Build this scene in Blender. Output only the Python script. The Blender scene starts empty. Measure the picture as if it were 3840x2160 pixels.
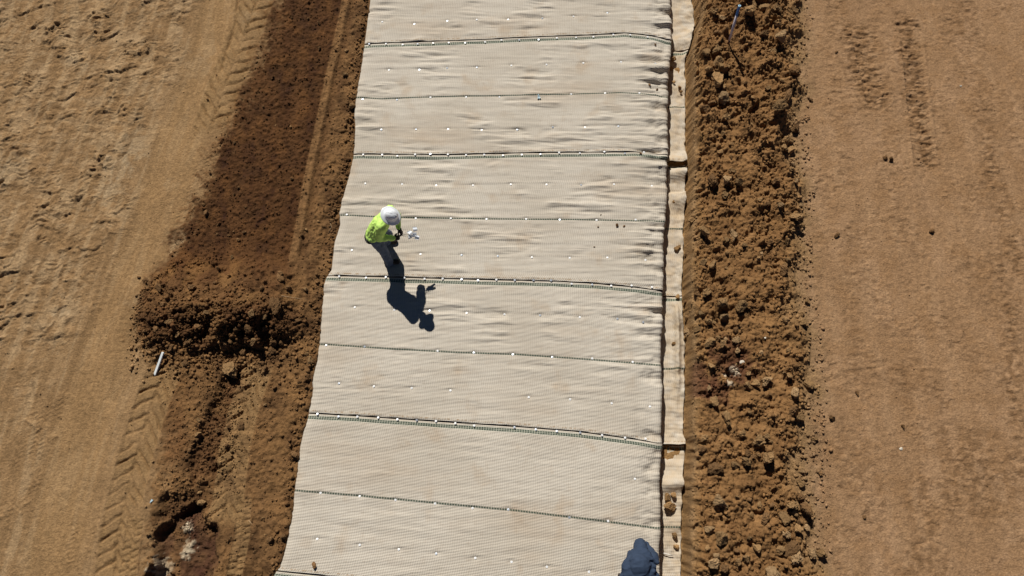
import bpy, bmesh, math, random
import numpy as np
from mathutils import Vector, Matrix, Euler, noise as mnoise
random.seed(7); rng = np.random.default_rng(7)
S = bpy.context.scene
# ---------------------------------------------------------------- camera, sky, sun, exposure
CAM_H = 12.0; TILT = math.radians(17.0)
cam = bpy.data.cameras.new("camera"); cam.sensor_width = 36.0; cam.lens = 24.0
cam.clip_start = 0.1; cam.clip_end = 3000
camo = bpy.data.objects.new("camera", cam); S.collection.objects.link(camo)
camo.location = (0, 0, CAM_H); camo.rotation_euler = (TILT, 0, 0)
S.camera = camo
SUN_EL = math.radians(45.5)
SD = Vector((-0.31, 0.95, 0)).normalized() * math.cos(SUN_EL); SD.z = math.sin(SUN_EL)   # towards the sun
world = bpy.data.worlds.new("World"); S.world = world; world.use_nodes = True
wn = world.node_tree; bgn = wn.nodes["Background"]
sky = wn.nodes.new("ShaderNodeTexSky"); sky.sky_type = 'NISHITA'; sky.sun_disc = False
sky.air_density = .28; sky.dust_density = 0.0; sky.altitude = 1500; sky.sun_elevation = SUN_EL; sky.sun_rotation = math.atan2(SD.x, SD.y) % (2 * math.pi)
wn.links.new(sky.outputs[0], bgn.inputs[0]); bgn.inputs[1].default_value = 0.05
sl = bpy.data.lights.new("sun", 'SUN'); sl.energy = 4.5; sl.angle = math.radians(0.5); sl.color = (1, 0.955, 0.88)
slo = bpy.data.objects.new("sun", sl); S.collection.objects.link(slo)
slo.location = (-5, 12, 20); slo.rotation_euler = SD.to_track_quat('Z', 'Y').to_euler()
S.view_settings.view_transform = 'Standard'; S.view_settings.look = 'None'
S.view_settings.exposure = 0.12; S.view_settings.gamma = 1.0; S.view_settings.use_curve_mapping = False

# ---------------------------------------------------------------- helpers
FPX = 2558.0; CT, ST = math.cos(TILT), math.sin(TILT); DD = 3840 / 2576
def P(px, py, z=0.0):
    "point of the place at height z, surveyed from the 3840 px wide photograph"
    px = np.asarray(px, float); py = np.asarray(py, float)
    x = (px - 1920) / FPX; y = -(py - 1080) / FPX
    t = (CAM_H - z) / (CT - y * ST)
    return x * t, (y * CT + ST) * t
def PD(px, py, z=0.0): return P(np.asarray(px, float) * DD, np.asarray(py, float) * DD, z)
def V3(px, py, z): a = P(px, py, z); return Vector((float(a[0]), float(a[1]), z))
def path(pts, z=0.0):
    a = np.array(pts, float); x, y = PD(a[:, 0], a[:, 1], z); return np.stack([x, y], 1)
_G = []
for _ in range(12):
    a = rng.uniform(0, 2 * np.pi, (256, 256)); _G.append((np.cos(a).astype(np.float32), np.sin(a).astype(np.float32)))
def pn(x, y, k=0):
    x = np.asarray(x, np.float32) + 1000; y = np.asarray(y, np.float32) + 1000
    xi = np.floor(x).astype(np.int32); yi = np.floor(y).astype(np.int32); fx = x - xi; fy = y - yi
    gx, gy = _G[k % 12]; u = fx * fx * fx * (fx * (fx * 6 - 15) + 10); v = fy * fy * fy * (fy * (fy * 6 - 15) + 10)
    x0 = xi & 255; x1 = (xi + 1) & 255; y0 = yi & 255; y1 = (yi + 1) & 255
    d = lambda a, b, p, q: gx[a, b] * p + gy[a, b] * q
    n0 = d(x0, y0, fx, fy); n1 = d(x1, y0, fx - 1, fy); n2 = d(x0, y1, fx, fy - 1); n3 = d(x1, y1, fx - 1, fy - 1)
    return (n0 * (1 - u) + n1 * u) * (1 - v) + (n2 * (1 - u) + n3 * u) * v
def fbm(x, y, o=4, k=0, g=0.5):
    r = 0; a = 1
    for i in range(o): r = r + a * pn(x * 2 ** i, y * 2 ** i, k + i); a *= g
    return r
def ridged(x, y, o=3, k=0):
    r = 0; a = 1
    for i in range(o): r = r + a * (1 - 2.2 * np.abs(pn(x * 2 ** i, y * 2 ** i, k + i))); a *= 0.5
    return r / 1.75
_W = rng.random((128, 128, 3)).astype(np.float32)
def worley(x, y):
    "rounded lumps: distance to the nearest jittered cell point and that cell's random value"
    x = x + 500; y = y + 500
    xi = np.floor(x).astype(np.int32); yi = np.floor(y).astype(np.int32)
    best = np.full(x.shape, 9.0, np.float32); val = np.zeros(x.shape, np.float32)
    for i in (-1, 0, 1):
        for j in (-1, 0, 1):
            w = _W[(xi + i) & 127, (yi + j) & 127]
            d = (xi + i + w[..., 0] - x) ** 2 + (yi + j + w[..., 1] - y) ** 2
            m = d < best; best = np.where(m, d, best); val = np.where(m, w[..., 2], val)
    return np.sqrt(best), val
def tiles(x, y, tilt=1.0):
    "broken, tilted clod faces: jittered cells, each with its own height and slope"
    x = x + 500; y = y + 500
    xi = np.floor(x).astype(np.int32); yi = np.floor(y).astype(np.int32)
    best = np.full(x.shape, 9.0, np.float32); sec = best.copy(); hh = np.zeros(x.shape, np.float32)
    for i in (-1, 0, 1):
        for j in (-1, 0, 1):
            w = _W[(xi + i) & 127, (yi + j) & 127]; w2 = _W[(xi + i + 31) & 127, (yi + j + 57) & 127]
            dx = x - (xi + i + w[..., 0]); dy = y - (yi + j + w[..., 1]); d = dx * dx + dy * dy
            m = d < best; sec = np.where(m, best, np.minimum(sec, d)); best = np.where(m, d, best)
            hh = np.where(m, w[..., 2] ** 1.5 + tilt * ((w2[..., 0] - .5) * dx + (w2[..., 1] - .5) * dy) * 1.6, hh)
    e = np.sqrt(sec) - np.sqrt(best)
    return hh * np.clip(e / .22, 0, 1) ** .6
def ss(a, b, x):
    t = np.clip((x - a) / (b - a), 0, 1); return t * t * (3 - 2 * t)
def seg(X, Y, pts):
    "arc length, signed side distance (positive on the right when walking) to a polyline"
    bd = np.full(X.shape, 1e9, np.float32); bs = np.zeros(X.shape, np.float32); bt = np.zeros(X.shape, np.float32); acc = 0
    for i in range(len(pts) - 1):
        ax, ay = pts[i]; bx, by = pts[i + 1]; L = math.hypot(bx - ax, by - ay); dx, dy = (bx - ax) / L, (by - ay) / L
        s = (X - ax) * dx + (Y - ay) * dy; sc = np.clip(s, 0 if i else -1e3, L if i < len(pts) - 2 else 1e3)
        t = (X - ax) * dy - (Y - ay) * dx; d = np.hypot(s - sc, t)
        m = d < bd; bd = np.where(m, d, bd); bs = np.where(m, acc + sc, bs); bt = np.where(m, np.where(np.abs(t) > 1e-9, np.sign(t) * d, t), bt)
        acc += L
    return bs, bt, acc

def mat(name, col, rough=0.8, spec=0.3, var=0.0, vscale=20, bump=0.0, bscale=60, metal=0.0):
    m = bpy.data.materials.new(name); m.use_nodes = True; nt = m.node_tree; b = nt.nodes["Principled BSDF"]
    b.inputs["Roughness"].default_value = rough; b.inputs["Specular IOR Level"].default_value = spec
    b.inputs["Metallic"].default_value = metal; b.inputs["Base Color"].default_value = (*col, 1)
    tc = nt.nodes.new("ShaderNodeTexCoord")
    if var:
        n = nt.nodes.new("ShaderNodeTexNoise"); n.inputs["Scale"].default_value = vscale; n.inputs["Detail"].default_value = 5
        nt.links.new(tc.outputs["Object"], n.inputs["Vector"])
        r = nt.nodes.new("ShaderNodeMapRange"); r.inputs[1].default_value = .3; r.inputs[2].default_value = .7
        r.inputs[3].default_value = 1 - var; r.inputs[4].default_value = 1 + var * .6; nt.links.new(n.outputs[0], r.inputs[0])
        h = nt.nodes.new("ShaderNodeHueSaturation"); h.inputs["Color"].default_value = (*col, 1)
        nt.links.new(r.outputs[0], h.inputs["Value"]); nt.links.new(h.outputs[0], b.inputs["Base Color"])
    if bump:
        n = nt.nodes.new("ShaderNodeTexNoise"); n.inputs["Scale"].default_value = bscale; n.inputs["Detail"].default_value = 6
        nt.links.new(tc.outputs["Object"], n.inputs["Vector"])
        bp = nt.nodes.new("ShaderNodeBump"); bp.inputs["Distance"].default_value = bump; bp.inputs["Strength"].default_value = 1
        nt.links.new(n.outputs[0], bp.inputs["Height"]); nt.links.new(bp.outputs[0], b.inputs["Normal"])
    return m
def tag(o, label=None, cat=None, group=None, kind=None):
    if label: o['label'] = label
    if cat: o['category'] = cat
    if group: o['group'] = group
    if kind: o['kind'] = kind
    return o
def link(name, me, m=None, parent=None, loc=None):
    if m: me.materials.append(m) if not len(me.materials) else None
    o = bpy.data.objects.new(name, me); S.collection.objects.link(o)
    if parent: o.parent = parent
    if loc is not None: o.location = loc
    return o
def empty(name, loc):
    o = bpy.data.objects.new(name, None); S.collection.objects.link(o); o.location = loc; o.empty_display_size = .1; return o
def grid_mesh(name, V, nx, ny, smooth=True, flip=False):
    "V: (ny*nx,3) rows of y"
    me = bpy.data.meshes.new(name); nf = (nx - 1) * (ny - 1)
    i = np.arange(ny - 1)[:, None] * nx + np.arange(nx - 1)[None, :]
    q = np.stack([i, i + 1, i + nx + 1, i + nx], -1).reshape(-1, 4)
    if flip: q = q[:, ::-1]
    me.vertices.add(len(V)); me.vertices.foreach_set("co", V.astype(np.float32).ravel())
    me.loops.add(nf * 4); me.loops.foreach_set("vertex_index", q.astype(np.int32).ravel())
    me.polygons.add(nf); me.polygons.foreach_set("loop_start", (np.arange(nf) * 4).astype(np.int32))
    me.polygons.foreach_set("use_smooth", np.full(nf, smooth)); me.update(calc_edges=True); return me
def fattr(me, name, a):
    t = me.attributes.new(name, 'FLOAT', 'POINT'); t.data.foreach_set("value", a.astype(np.float32).ravel())
def cattr(me, name, c):
    t = me.color_attributes.new(name, 'FLOAT_COLOR', 'POINT')
    t.data.foreach_set("color", np.concatenate([c, np.ones((len(c), 1))], 1).astype(np.float32).ravel())

# ---------------------------------------------------------------- lines of the mat surveyed from the photo
LEFT = path([(937,-60),(933,0),(921,90),(914,140),(905,200),(896,250),(893,290),(895,330),(890,396),(880,440),(863,500),(854,541),(857,565),(843,610),(835,680),(820,702),(815,730),(805,865),(796,920),(787,960),(789,980),(776,1048),(765,1085),(755,1130),(743,1233),(735,1300),(722,1370),(706,1425),(690,1445),(688,1510),(670,1600)])
RIGHT = path([(1686,-60),(1687,0),(1690,60),(1691,108),(1687,150),(1683,190),(1682,250),(1680,300),(1683,360),(1680,397),(1678,440),(1680,480),(1675,555),(1670,600),(1671,680),(1667,740),(1669,800),(1663,860),(1664,917),(1668,970),(1665,1030),(1664,1080),(1668,1127),(1661,1200),(1662,1260),(1664,1330),(1658,1400),(1663,1449),(1666,1600)])
FLAP = path([(1742,-60),(1738,0),(1746,60),(1735,110),(1722,150),(1723,250),(1722,330),(1723,400),(1722,480),(1718,560),(1717,640),(1713,700),(1714,760),(1719,830),(1721,900),(1720,1000),(1716,1080),(1722,1140),(1714,1200),(1712,1300),(1711,1449),(1711,1600)], -0.38)
def fx(pl, y): o = np.argsort(pl[:, 1]); return np.interp(y, pl[o, 1], pl[o, 0])
LN = [  # green lines from far to near; even = broad double band at a roll edge, odd = single line
 [(930,-165),(1300,-178),(1690,-180)], [(930,-20),(1300,-30),(1500,-36),(1690,-35)],
 [(917,118),(1000,115),(1150,110),(1300,103),(1500,95),(1570,91),(1640,97),(1690,108)],
 [(900,244),(960,248),(1110,243),(1300,240),(1450,237),(1560,233),(1650,238),(1690,247)],
 [(890,396),(1100,398),(1300,393),(1500,391),(1600,390),(1680,398)],
 [(856,540),(950,545),(1100,549),(1300,551),(1500,553),(1680,556)],
 [(822,702),(1000,706),(1200,712),(1400,717),(1500,722),(1600,732),(1668,741)],
 [(805,865),(1000,878),(1150,886),(1300,891),(1500,905),(1660,918)],
 [(775,1049),(900,1056),(1100,1070),(1300,1083),(1450,1095),(1600,1115),(1668,1127)],
 [(742,1233),(900,1246),(1100,1265),(1300,1284),(1500,1308),(1665,1330)],
 [(690,1447),(900,1468),(1300,1512),(1665,1565)],
 [(650,1640),(1300,1710),(1670,1760)], [(600,1860),(1300,1930),(1670,1980)]]
LNW = [path(l, .03) for l in LN]
def yl(i, x): p = LNW[i]; return np.interp(x, p[:, 0], p[:, 1])

# ---------------------------------------------------------------- ground height and colour
MOUND = (560, 765)
def ground(X, Y):
    X = X.astype(np.float32); Y = Y.astype(np.float32)
    xl = fx(LEFT, Y); xr = fx(RIGHT, Y); xf = fx(FLAP, Y)
    h = 0.022 * fbm(X / 1.7, Y / 1.7, 3, 0) + 0.007 * fbm(X / .10, Y / .10, 4, 3) + .004 * ridged(X / .16, Y / .10, 2, 9)
    def q(x, y, r): a = PD(x, y); return np.hypot(X - a[0], Y - a[1]) / r
    tan = np.array([.282, .188, .103]); C = np.ones(X.shape + (3,), np.float32) * tan
    def mix(m, c):
        nonlocal C; C = C * (1 - m[..., None]) + np.array(c, np.float32) * m[..., None]
    big = fbm(X / 2.2, Y / 2.2, 4, 2); med = fbm(X / .45, Y / .45, 4, 5); fine = fbm(X / .09, Y / .09, 3, 8)
    left = ss(.0, .3, xl - X); right = ss(0, .3, X - xf)
    # --- far left: churned pale crust
    sA, tA, LA = seg(X, Y, path([(585, -120), (545, 100), (475, 300), (415, 480), (345, 680), (270, 900), (195, 1150), (105, 1500)]))
    wob = .35 * fbm(Y / 1.1, X / 3, 3, 4)
    chur = ss(.45, 1.0, tA + wob * 1.2) * ss(-1.1, 1.0, Y - 2.0 + 1.5 * fbm(X / 1.4, Y / 1.4, 2, 6)) * left
    chur = np.maximum(chur, ss(.1, .5, med - .02) * ss(.3, .6, tA) * .6 * left)
    u = X * .94 + Y * .34; v = -X * .34 + Y * .94
    u = u + .20 * fbm(X / .45, Y / .45, 3, 11); v = v + .16 * fbm(X / .38 + 7, Y / .38, 3, 10)
    mA = ss(-.15, .2, fbm(X / .8, Y / .8, 3, 0)); mB = ss(-.1, .25, fbm(X / .6 + 5, Y / .6, 3, 1))
    patchy = ss(-.12, .3, fbm(X / .7 + 9, Y / .7, 3, 7))
    rd = ridged(u / .30, v / .13, 3, 1)
    h = h + chur * (.5 + .5 * patchy) * (.022 * rd + .048 * tiles(u / .40, v / .13, 1.3) * mA + .034 * tiles(u / .20 + 5, v / .08, 1.3) * mB + .018 * tiles(u / .10, v / .05, 1.3) + .006 * fine)
    mix(chur * ss(-.05, .45, fbm(X / .55, Y / .55, 4, 9)) * .65, (.37, .275, .175))
    mix(chur * ss(.0, .5, -rd + .4 * fine) * (.4 + .6 * patchy) * .6, (.155, .098, .052)); mix(chur * ss(.05, .35, fbm(X / .22, Y / .16, 3, 4)) * .55, (.175, .112, .06)); mix(chur * ss(.1, .4, fbm(X / .26 + 3, Y / .16, 3, 9)) * .5, (.39, .29, .185))
    for (x, y, r) in [(182,150,.22),(215,170,.15),(500,165,.32),(525,125,.25),(610,40,.25),(330,370,.4),(300,420,.35),(270,480,.3),(20,430,.4),(430,465,.15),(340,760,.2),(450,600,.3),(150,790,.2)]:
        k = ss(1.1, .35, q(x, y, r) + .8 * fbm(X / .15, Y / .15, 3, 5)); mix(k * .38, (.44, .37, .27))
    stk = fbm(tA / .16, sA / 1.3, 4, 6); sw = left * ss(-.9, -.2, tA)
    mix(sw * ss(.02, .4, stk) * .6, (.36, .265, .165)); mix(sw * ss(.02, .4, -stk) * .55, (.20, .128, .066))
    # smooth wheel lane with faint drag lines
    lane = ss(-.62, -.3, tA + wob * .5) * ss(.62, .3, tA + wob * .3) * left
    h = h - lane * (.02 + .004 * pn(tA / .035, sA / 3.0, 3)) - .01 * lane
    mix(lane * .55, (.315, .208, .108)); mix(lane * ss(.1, .4, pn(tA / .06, sA / 2.5, 7)) * .25, (.24, .15, .075))
    # --- tyre groove and lug prints
    s, t, L = seg(X, Y, path([(604, -60), (592, 60), (570, 125), (552, 185)]))
    k = ss(.055, .0, np.abs(t)) * ss(L + .05, L - .2, s) ; h = h - .05 * k; mix(k * .4, (.2, .125, .06))
    LM = np.zeros(X.shape, np.float32)
    def lugs(pts, half, pitch, lean, depth, bar=.55, k0=0, fade=0.25):
        nonlocal h, LM
        p = path(pts); s, t, L = seg(X, Y, p); a = t / half; lean = np.where(t > 0, lean[0], lean[1])
        inside = ss(1.08, .9, np.abs(a)) * ss(-.02, fade, s) * ss(L + .02, L - fade, s)
        sv = s + (lean * np.abs(t)) + .06 * fbm(X / .3, Y / .3, 3, k0)
        ph = np.where(a > 0, sv / pitch, sv / pitch + .5); f = ph - np.floor(ph)
        bars = ss(.0, .09, f) * ss(1.0, .66, f)
        bars = bars * np.where(np.abs(a) < .1, .6, 1)
        rag = .72 + .9 * fbm(X / .4, Y / .4, 3, k0 + 2); LM = np.maximum(LM, inside)
        hm = .8 * inside * np.clip(rag, .3, 1); h = h * (1 - hm) - .012 * hm
        h = h + inside * depth * (bars - .85 - .15 * (1 - a * a)) * np.clip(rag, .05, 1.1)
        mix(inside * .75 * np.clip(rag, .4, 1), (.275, .182, .092)); mix(inside * (1 - bars) * .45 * np.clip(rag, 0, 1), (.155, .095, .046))
        e = ss(1.35, 1.08, np.abs(a)) * ss(.85, 1.05, np.abs(a)) * ss(-.02, fade, s) * ss(L, L - fade, s)
        h = h + e * .012
    # fine road tyre prints
    def fineprint(pts, half, depth):
        nonlocal h
        s, t, L = seg(X, Y, path(pts)); ins = ss(half, half * .8, np.abs(t)) * ss(0, .3, s) * ss(L, L - .3, s)
        pat = np.sign(np.sin(2 * np.pi * s / .085 + 2.2 * np.cos(2 * np.pi * t / .14))) * .5
        rag = np.clip(.3 + 1.3 * fbm(X / .4, Y / .4, 3, 3), 0, 1)
        h = h + ins * rag * depth * pat; mix(ins * rag * .3 * (pat < 0), (.21, .135, .07))
    fineprint([(130, 960), (100, 1080), (60, 1200), (20, 1330)], .35, .012)
    fineprint([(560, 300), (500, 480), (430, 640), (380, 860)], .28, .012)
    fineprint([(690, 20), (650, 180), (580, 330)], .22, .010)
    fineprint([(260, 1240), (215, 1340), (170, 1440), (140, 1520)], .24, .013)
    fineprint([(2560, 420), (2545, 800)], .22, .007)
    fineprint([(2335, 1150), (2345, 1300), (2310, 1480)], .3, .007)
    fineprint([(2420, 1030), (2400, 1350)], .25, .006)
    # --- moist dark band between the lug prints and the mat
    bx0 = fx(path([(720,-120),(700,0),(640,150),(575,300),(520,440),(465,560),(430,640),(345,760),(350,860),(400,930),(420,1050),(395,1200),(385,1300),(350,1460),(330,1600)]), Y)
    soft = .34 * fbm(X / .38, Y / .45, 5, 6) + .30 * fine
    band = ss(-.26, .36, X - bx0 + soft) * ss(-.2, .05, xl - X)
    f1 = fx(path([(900,-120),(870,0),(850,100),(826,200),(800,330),(775,450),(755,560),(738,650),(740,700)]), Y)
    upper = ss(2.9, 4.3, Y); core = band * ss(.05, -.12, X - f1) * upper
    mix(band * .8, (.180, .110, .054))
    rut = ss(-.2, .35, fbm(X / .28 + .22 * Y, Y / 1.9, 3, 2))
    mix(core * .9, (.118, .066, .033)); mix(core * rut * .6, (.070, .036, .019)); mix(core * ss(.05, .4, fbm(X / .4, Y / .55, 4, 8)) * .6, (.185, .105, .048)); mix(core * ss(.1, .4, fbm(X / .3 + 4, Y / .4, 4, 3)) * .5, (.062, .033, .018)); h = h + core * (.014 * ridged(X / .12, Y / .2, 2, 1) + .008 * fine + .022 * tiles(X / .11, Y / .11) + .012 * tiles(X / .05, Y / .05))
    mix(band * (1 - core) * ss(.05, .4, med) * .45, (.25, .155, .074)); mix(band * ss(.10, .42, -med) * .55, (.085, .05, .027))
    h = h + band * (.010 * fine + .012 * med) + core * .03 * pn(X / .3, Y / 2.0, 4)
    w1, v1 = worley(X / .10, Y / .10); lump = np.clip(1 - w1 * 1.9, 0, 1) * (v1 > .55)
    h = h + band * lump * .016
    # pressed smooth ridge along the band, dark furrow on its right
    tR = X - f1; ends = ss(4.05, 4.35, Y)
    rb = ss(.085, .05, np.abs(tR)) * ends * (.75 + .4 * fbm(Y / .4, X, 2, 2)); rb = np.clip(rb, 0, 1)
    h = h + rb * .022; mix(rb * .85, (.29, .185, .095))
    fr = ss(.07, .13, tR) * ss(.30, .16, tR) * ends; h = h - fr * (.035 + .03 * fine); mix(fr * .6, (.135, .078, .038))
    # rough bank between furrow and mat
    near = ss(.1, .28, X - f1) * band; h = h + near * (.03 * fbm(X / .3, Y / .3, 3, 7) + .02 * ridged(X / .14, Y / .14, 2, 3) + .03 * tiles(X / .15, Y / .15))
    mix(near * ss(0, .35, fbm(X / .5, Y / .5, 3, 10)) * .4, (.24, .15, .074)); mix(near * ss(.02, .35, fbm(X / .3, Y / .4, 4, 1)) * .6, (.10, .056, .028))
    # --- mound with a steep, clodded near face
    a = PD(*MOUND); mx, my = (X - a[0] + .10 * fbm(X / .5, Y / .5, 3, 3)), (Y - a[1] + .12 * fbm(X / .6, Y / .6, 3, 4))
    wx = ss(1.75, .6, np.abs(mx))
    ymid = -.22 + .16 * np.cos(mx * 2.3) + .1 * (mx > .4)
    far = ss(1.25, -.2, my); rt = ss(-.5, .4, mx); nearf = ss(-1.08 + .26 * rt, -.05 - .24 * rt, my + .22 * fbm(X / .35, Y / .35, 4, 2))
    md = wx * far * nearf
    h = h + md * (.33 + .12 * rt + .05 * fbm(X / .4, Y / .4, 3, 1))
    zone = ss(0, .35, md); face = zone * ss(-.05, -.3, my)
    w2, v2 = worley(X / .15, Y / .15); w3, v3 = worley(X / .07 + 5, Y / .07)
    rough = face + .8 * zone * (1 - face) * ss(-.1, .25, fbm(X / .35, Y / .35, 3, 8))
    h = h + rough * (.075 * tiles(X / .17, Y / .17) + .035 * tiles(X / .07, Y / .07))
    h = h + zone * (.03 * fbm(X / .22, Y / .22, 3, 5))
    mix(zone * .55, (.165, .095, .045)); mix(face * .75, (.085, .047, .024)); mix(zone * ss(.0, .3, fbm(X / .28, Y / .22, 3, 9)) * .6, (.085, .047, .024))  # near face darkened beyond its soil tone: its shade is put into the colour
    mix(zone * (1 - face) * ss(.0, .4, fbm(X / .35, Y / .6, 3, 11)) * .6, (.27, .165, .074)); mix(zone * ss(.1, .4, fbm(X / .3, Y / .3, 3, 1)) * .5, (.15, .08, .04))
    # hollow where the boulder lies, ditch below it and pits
    def hollow(pts, half, depth, c=(.155, .085, .042), sharp=.08, k0=2):
        nonlocal h
        s, t, L = seg(X, Y, path(pts)); t = np.abs(t + .13 * fbm(X / .3, Y / .3, 4, k0)) + np.maximum(0, -s) + np.maximum(0, s - L)
        k = ss(half + sharp, half - sharp * .2, t); h = h - k * depth; mix(k * .7, c); return k
    k = hollow([(600, 950), (565, 1030), (535, 1100), (500, 1180)], .20, .12, (.12, .066, .034), .16)
    h = h + k * (.03 * np.clip(1 - w3 * 1.4, 0, 1) + .02 * fine)
    hollow([(440, 960), (435, 1060), (440, 1130)], .12, .03, (.19, .108, .052), .2)
    k = hollow([(425, 1286), (500, 1256), (560, 1200)], .13, .12, (.09, .05, .027), .22)
    k = hollow([(470, 1340), (462, 1420), (455, 1500)], .40, .22, (.09, .048, .034), .17, 5)
    wet = k; mix(wet * ss(-.1, .4, fbm(X / .35, Y / .35, 3, 3)) * .6, (.075, .034, .027))
    h = h + k * (.05 * fbm(X / .3, Y / .3, 3, 2))
    k = hollow([(390, 1440), (400, 1500)], .10, .12, (.10, .055, .03), .08)
    k = hollow([(395, 920), (415, 905)], .07, .05, (.12, .066, .033), .07)
    for (x, y, r) in [(460, 1388, .13), (466, 1370, .10), (402, 1425, .17), (395, 1440, .15), (462, 1330, .10)]:
        k = ss(1.0, .35, q(x, y, r) + 1.0 * fbm(X / .08, Y / .08, 3, 5)); mix(k * .85, (.62, .60, .52)); h = h + .02 * k
    # churned mud left of the lower ditch
    mud = band * ss(4.0, 3.0, Y); h = h + mud * (.018 * ridged(X / .22, Y / .22, 3, 8) + .012 * fine)
    mix(mud * ss(.0, .4, fbm(X / .6, Y / .9, 3, 1)) * .5, (.25, .158, .076)); h = h + mud * .02 * tiles(X / .12, Y / .12)
    lugs([(668, -60), (640, 20), (600, 130), (562, 225), (525, 345)], .36, .26, (1.15, .5), .045)
    lugs([(425, 905), (385, 1010), (350, 1120), (322, 1230), (300, 1340), (285, 1470)], .30, .24, (-.75, -1.4), .040, k0=2)
    lugs([(655, 905), (612, 1030), (590, 1130), (575, 1240), (560, 1330)], .28, .25, (-.75, -1.4), .050, k0=4)
    lugs([(615, 1235), (612, 1340), (590, 1450), (585, 1500)], .13, .11, (-.3, .3), .035, k0=5)
    lugs([(345, 1290), (330, 1380), (318, 1480)], .14, .11, (-.3, .3), .026, k0=6)
    lugs([(2290, 90), (2305, 230), (2330, 440)], .22, .17, (.3, .6), .02, k0=7)
    lugs([(2170, 80), (2215, 280)], .26, .15, (.6, .3), .02, k0=1)
    # --- right: spoil bank of clods beside the trench
    bo = fx(path([(2000,-120),(2010,0),(2015,200),(1990,330),(2025,500),(2015,620),(2010,800),(2045,900),(2040,1000),(2030,1060),(2010,1150),(2030,1250),(2050,1380),(2080,1460),(2080,1600)]), Y)
    bo = bo + .26 * fbm(X / .5, Y / .5, 4, 9)
    xw = xf + .06 + .09 * fbm(Y / .13, X / .11, 3, 5)
    bank = ss(.0, .16, X - xw) * ss(.10, -.30, X - bo)
    crest = ss(.0, .20, X - xw + .1 * fine) * ss(.05, -.5, X - bo)
    fb = fbm(X / .55, Y / .55, 3, 1); topz = ss(3.5, 8.5, Y)
    h = h + bank * .02 + crest * (.10 + .10 * fb + .06 * topz)
    wa, va = worley(X / .22, Y / .22); wb, vb = worley(X / .11 + 3, Y / .11)
    smoothp = ss(.12, -.05, fbm(X / .5 + 4, Y / .5, 3, 6))
    M1 = ss(-.15, .25, fbm(X / .6, Y / .8, 3, 9)); M2 = ss(-.08, .22, fbm(X / .45 + 8, Y / .45, 3, 10)); outw = ss(-1.1, -.3, X - bo)
    pa = PD(1850, 165); s5, t5, L5 = seg(X, Y, path([(1825, 125), (1895, 235)])); calm = 1 - .75 * ss(.34, .12, np.abs(t5) + np.maximum(0, -s5) + np.maximum(0, s5 - L5))
    for (x, y, r_) in [(1880, 690, .55), (1905, 850, .45), (1945, 985, .4), (1850, 1225, .55), (1870, 430, .35), (1790, 560, .4), (1800, 1080, .4), (1930, 1110, .35), (1960, 250, .3), (1780, 760, .3), (1860, 1390, .35)]:
        calm = calm * (1 - .78 * ss(1.0, .45, q(x, y, r_) + .7 * fbm(X / .35, Y / .35, 3, 2)))
    h = h + calm * crest * (.16 * tiles(X / .36, Y / .36) * topz * (.35 + .65 * M1) + .075 * tiles(X / .17 + 3, Y / .17) * np.maximum(M2 * (.3 + .7 * topz), .5 * outw) + .040 * tiles(X / .075, Y / .075 + 7, 1.4) * (.08 + .92 * smoothp) + .09 * fbm(X / .45, Y / .45, 3, 2) - .03); dk = ss(.0, .35, fbm(X / .7, Y / .9, 4, 7) + .12 * fine); mix(crest * dk * .65, (.125, .074, .037)); mix(crest * ss(.1, .4, -fbm(X / .6, Y / .7, 3, 7)) * (1 - smoothp) * .5, (.34, .225, .115))
    h = h + bank * (.02 * ridged(X / .1, Y / .1, 2, 6) + .022 * fbm(X / .14, Y / .14, 3, 0) + .05 * tiles(X / .12 + 4, Y / .12) + .03 * tiles(X / .06 + 4, Y / .06))
    mix(bank * .8, (.250, .158, .077))
    mix(bank * ss(.26, 0, X - xw + .2 * fine) * .55, (.33, .205, .09))
    mix(crest * ss(.0, .4, fbm(X / .35, Y / .35, 3, 4)) * .6, (.17, .102, .05)); mix(crest * ss(.1, .5, fbm(X / .6, Y / .6, 3, 8)) * .5, (.335, .22, .115))
    for (x, y, r) in [(1830, 905, .42), (1760, 960, .36), (1860, 940, .3), (1800, 985, .3)]:
        k = ss(1.0, .5, q(x, y, r) + .8 * fbm(X / .2, Y / .2, 3, 5)); mix(k * .75, (.115, .058, .038)); h = h - k * .03
    for (x, y, r) in [(1842, 935, .10), (1830, 968, .07), (1848, 940, .06), (1820, 945, .05)]:
        k = ss(1.0, .4, q(x, y, r) + 1.1 * fbm(X / .05, Y / .05, 2, 5)); mix(k * .85, (.66, .64, .58)); h = h + .015 * k
    # skirt of crumbs outside the bank
    sk = ss(.5, .0, X - bo) * ss(-.1, .05, X - bo); h = h + sk * .01 * fine
    # --- right: hard, driven flat with faint wheel marks
    flat = ss(-.05, .25, X - bo)
    mix(flat * .8, (.268, .180, .110)); mix(flat * ss(-.1, .4, fbm(X / .9, Y / 1.8, 4, 3)) * .5, (.325, .225, .145)); fs = fbm(X / .32 + .12 * Y + .4 * pn(X / .9, Y / .9, 2), Y / 1.5, 4, 8); mix(flat * ss(.02, .4, fs) * .35, (.335, .235, .150)); mix(flat * ss(.04, .4, -fs) * .28, (.205, .133, .076))
    mix(flat * ss(.0, .4, med + .35 * fine) * .5, (.19, .120, .064)); mix(flat * ss(.12, .4, fbm(X / .14, Y / .09, 3, 10)) * ss(-.1, .2, fbm(X / .7, Y / .9, 3, 1)) * .5, (.15, .093, .05))
    h = h + flat * (.006 * fine + .012 * tiles(X / .17, Y / .09, 1.2) * ss(-.1, .25, fbm(X / .7, Y / .9, 3, 1)) + .012 * fbm(X / .25, Y / .25, 3, 2) * ss(0, .35, fbm(X / .8, Y / .8, 2, 5)))
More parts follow.
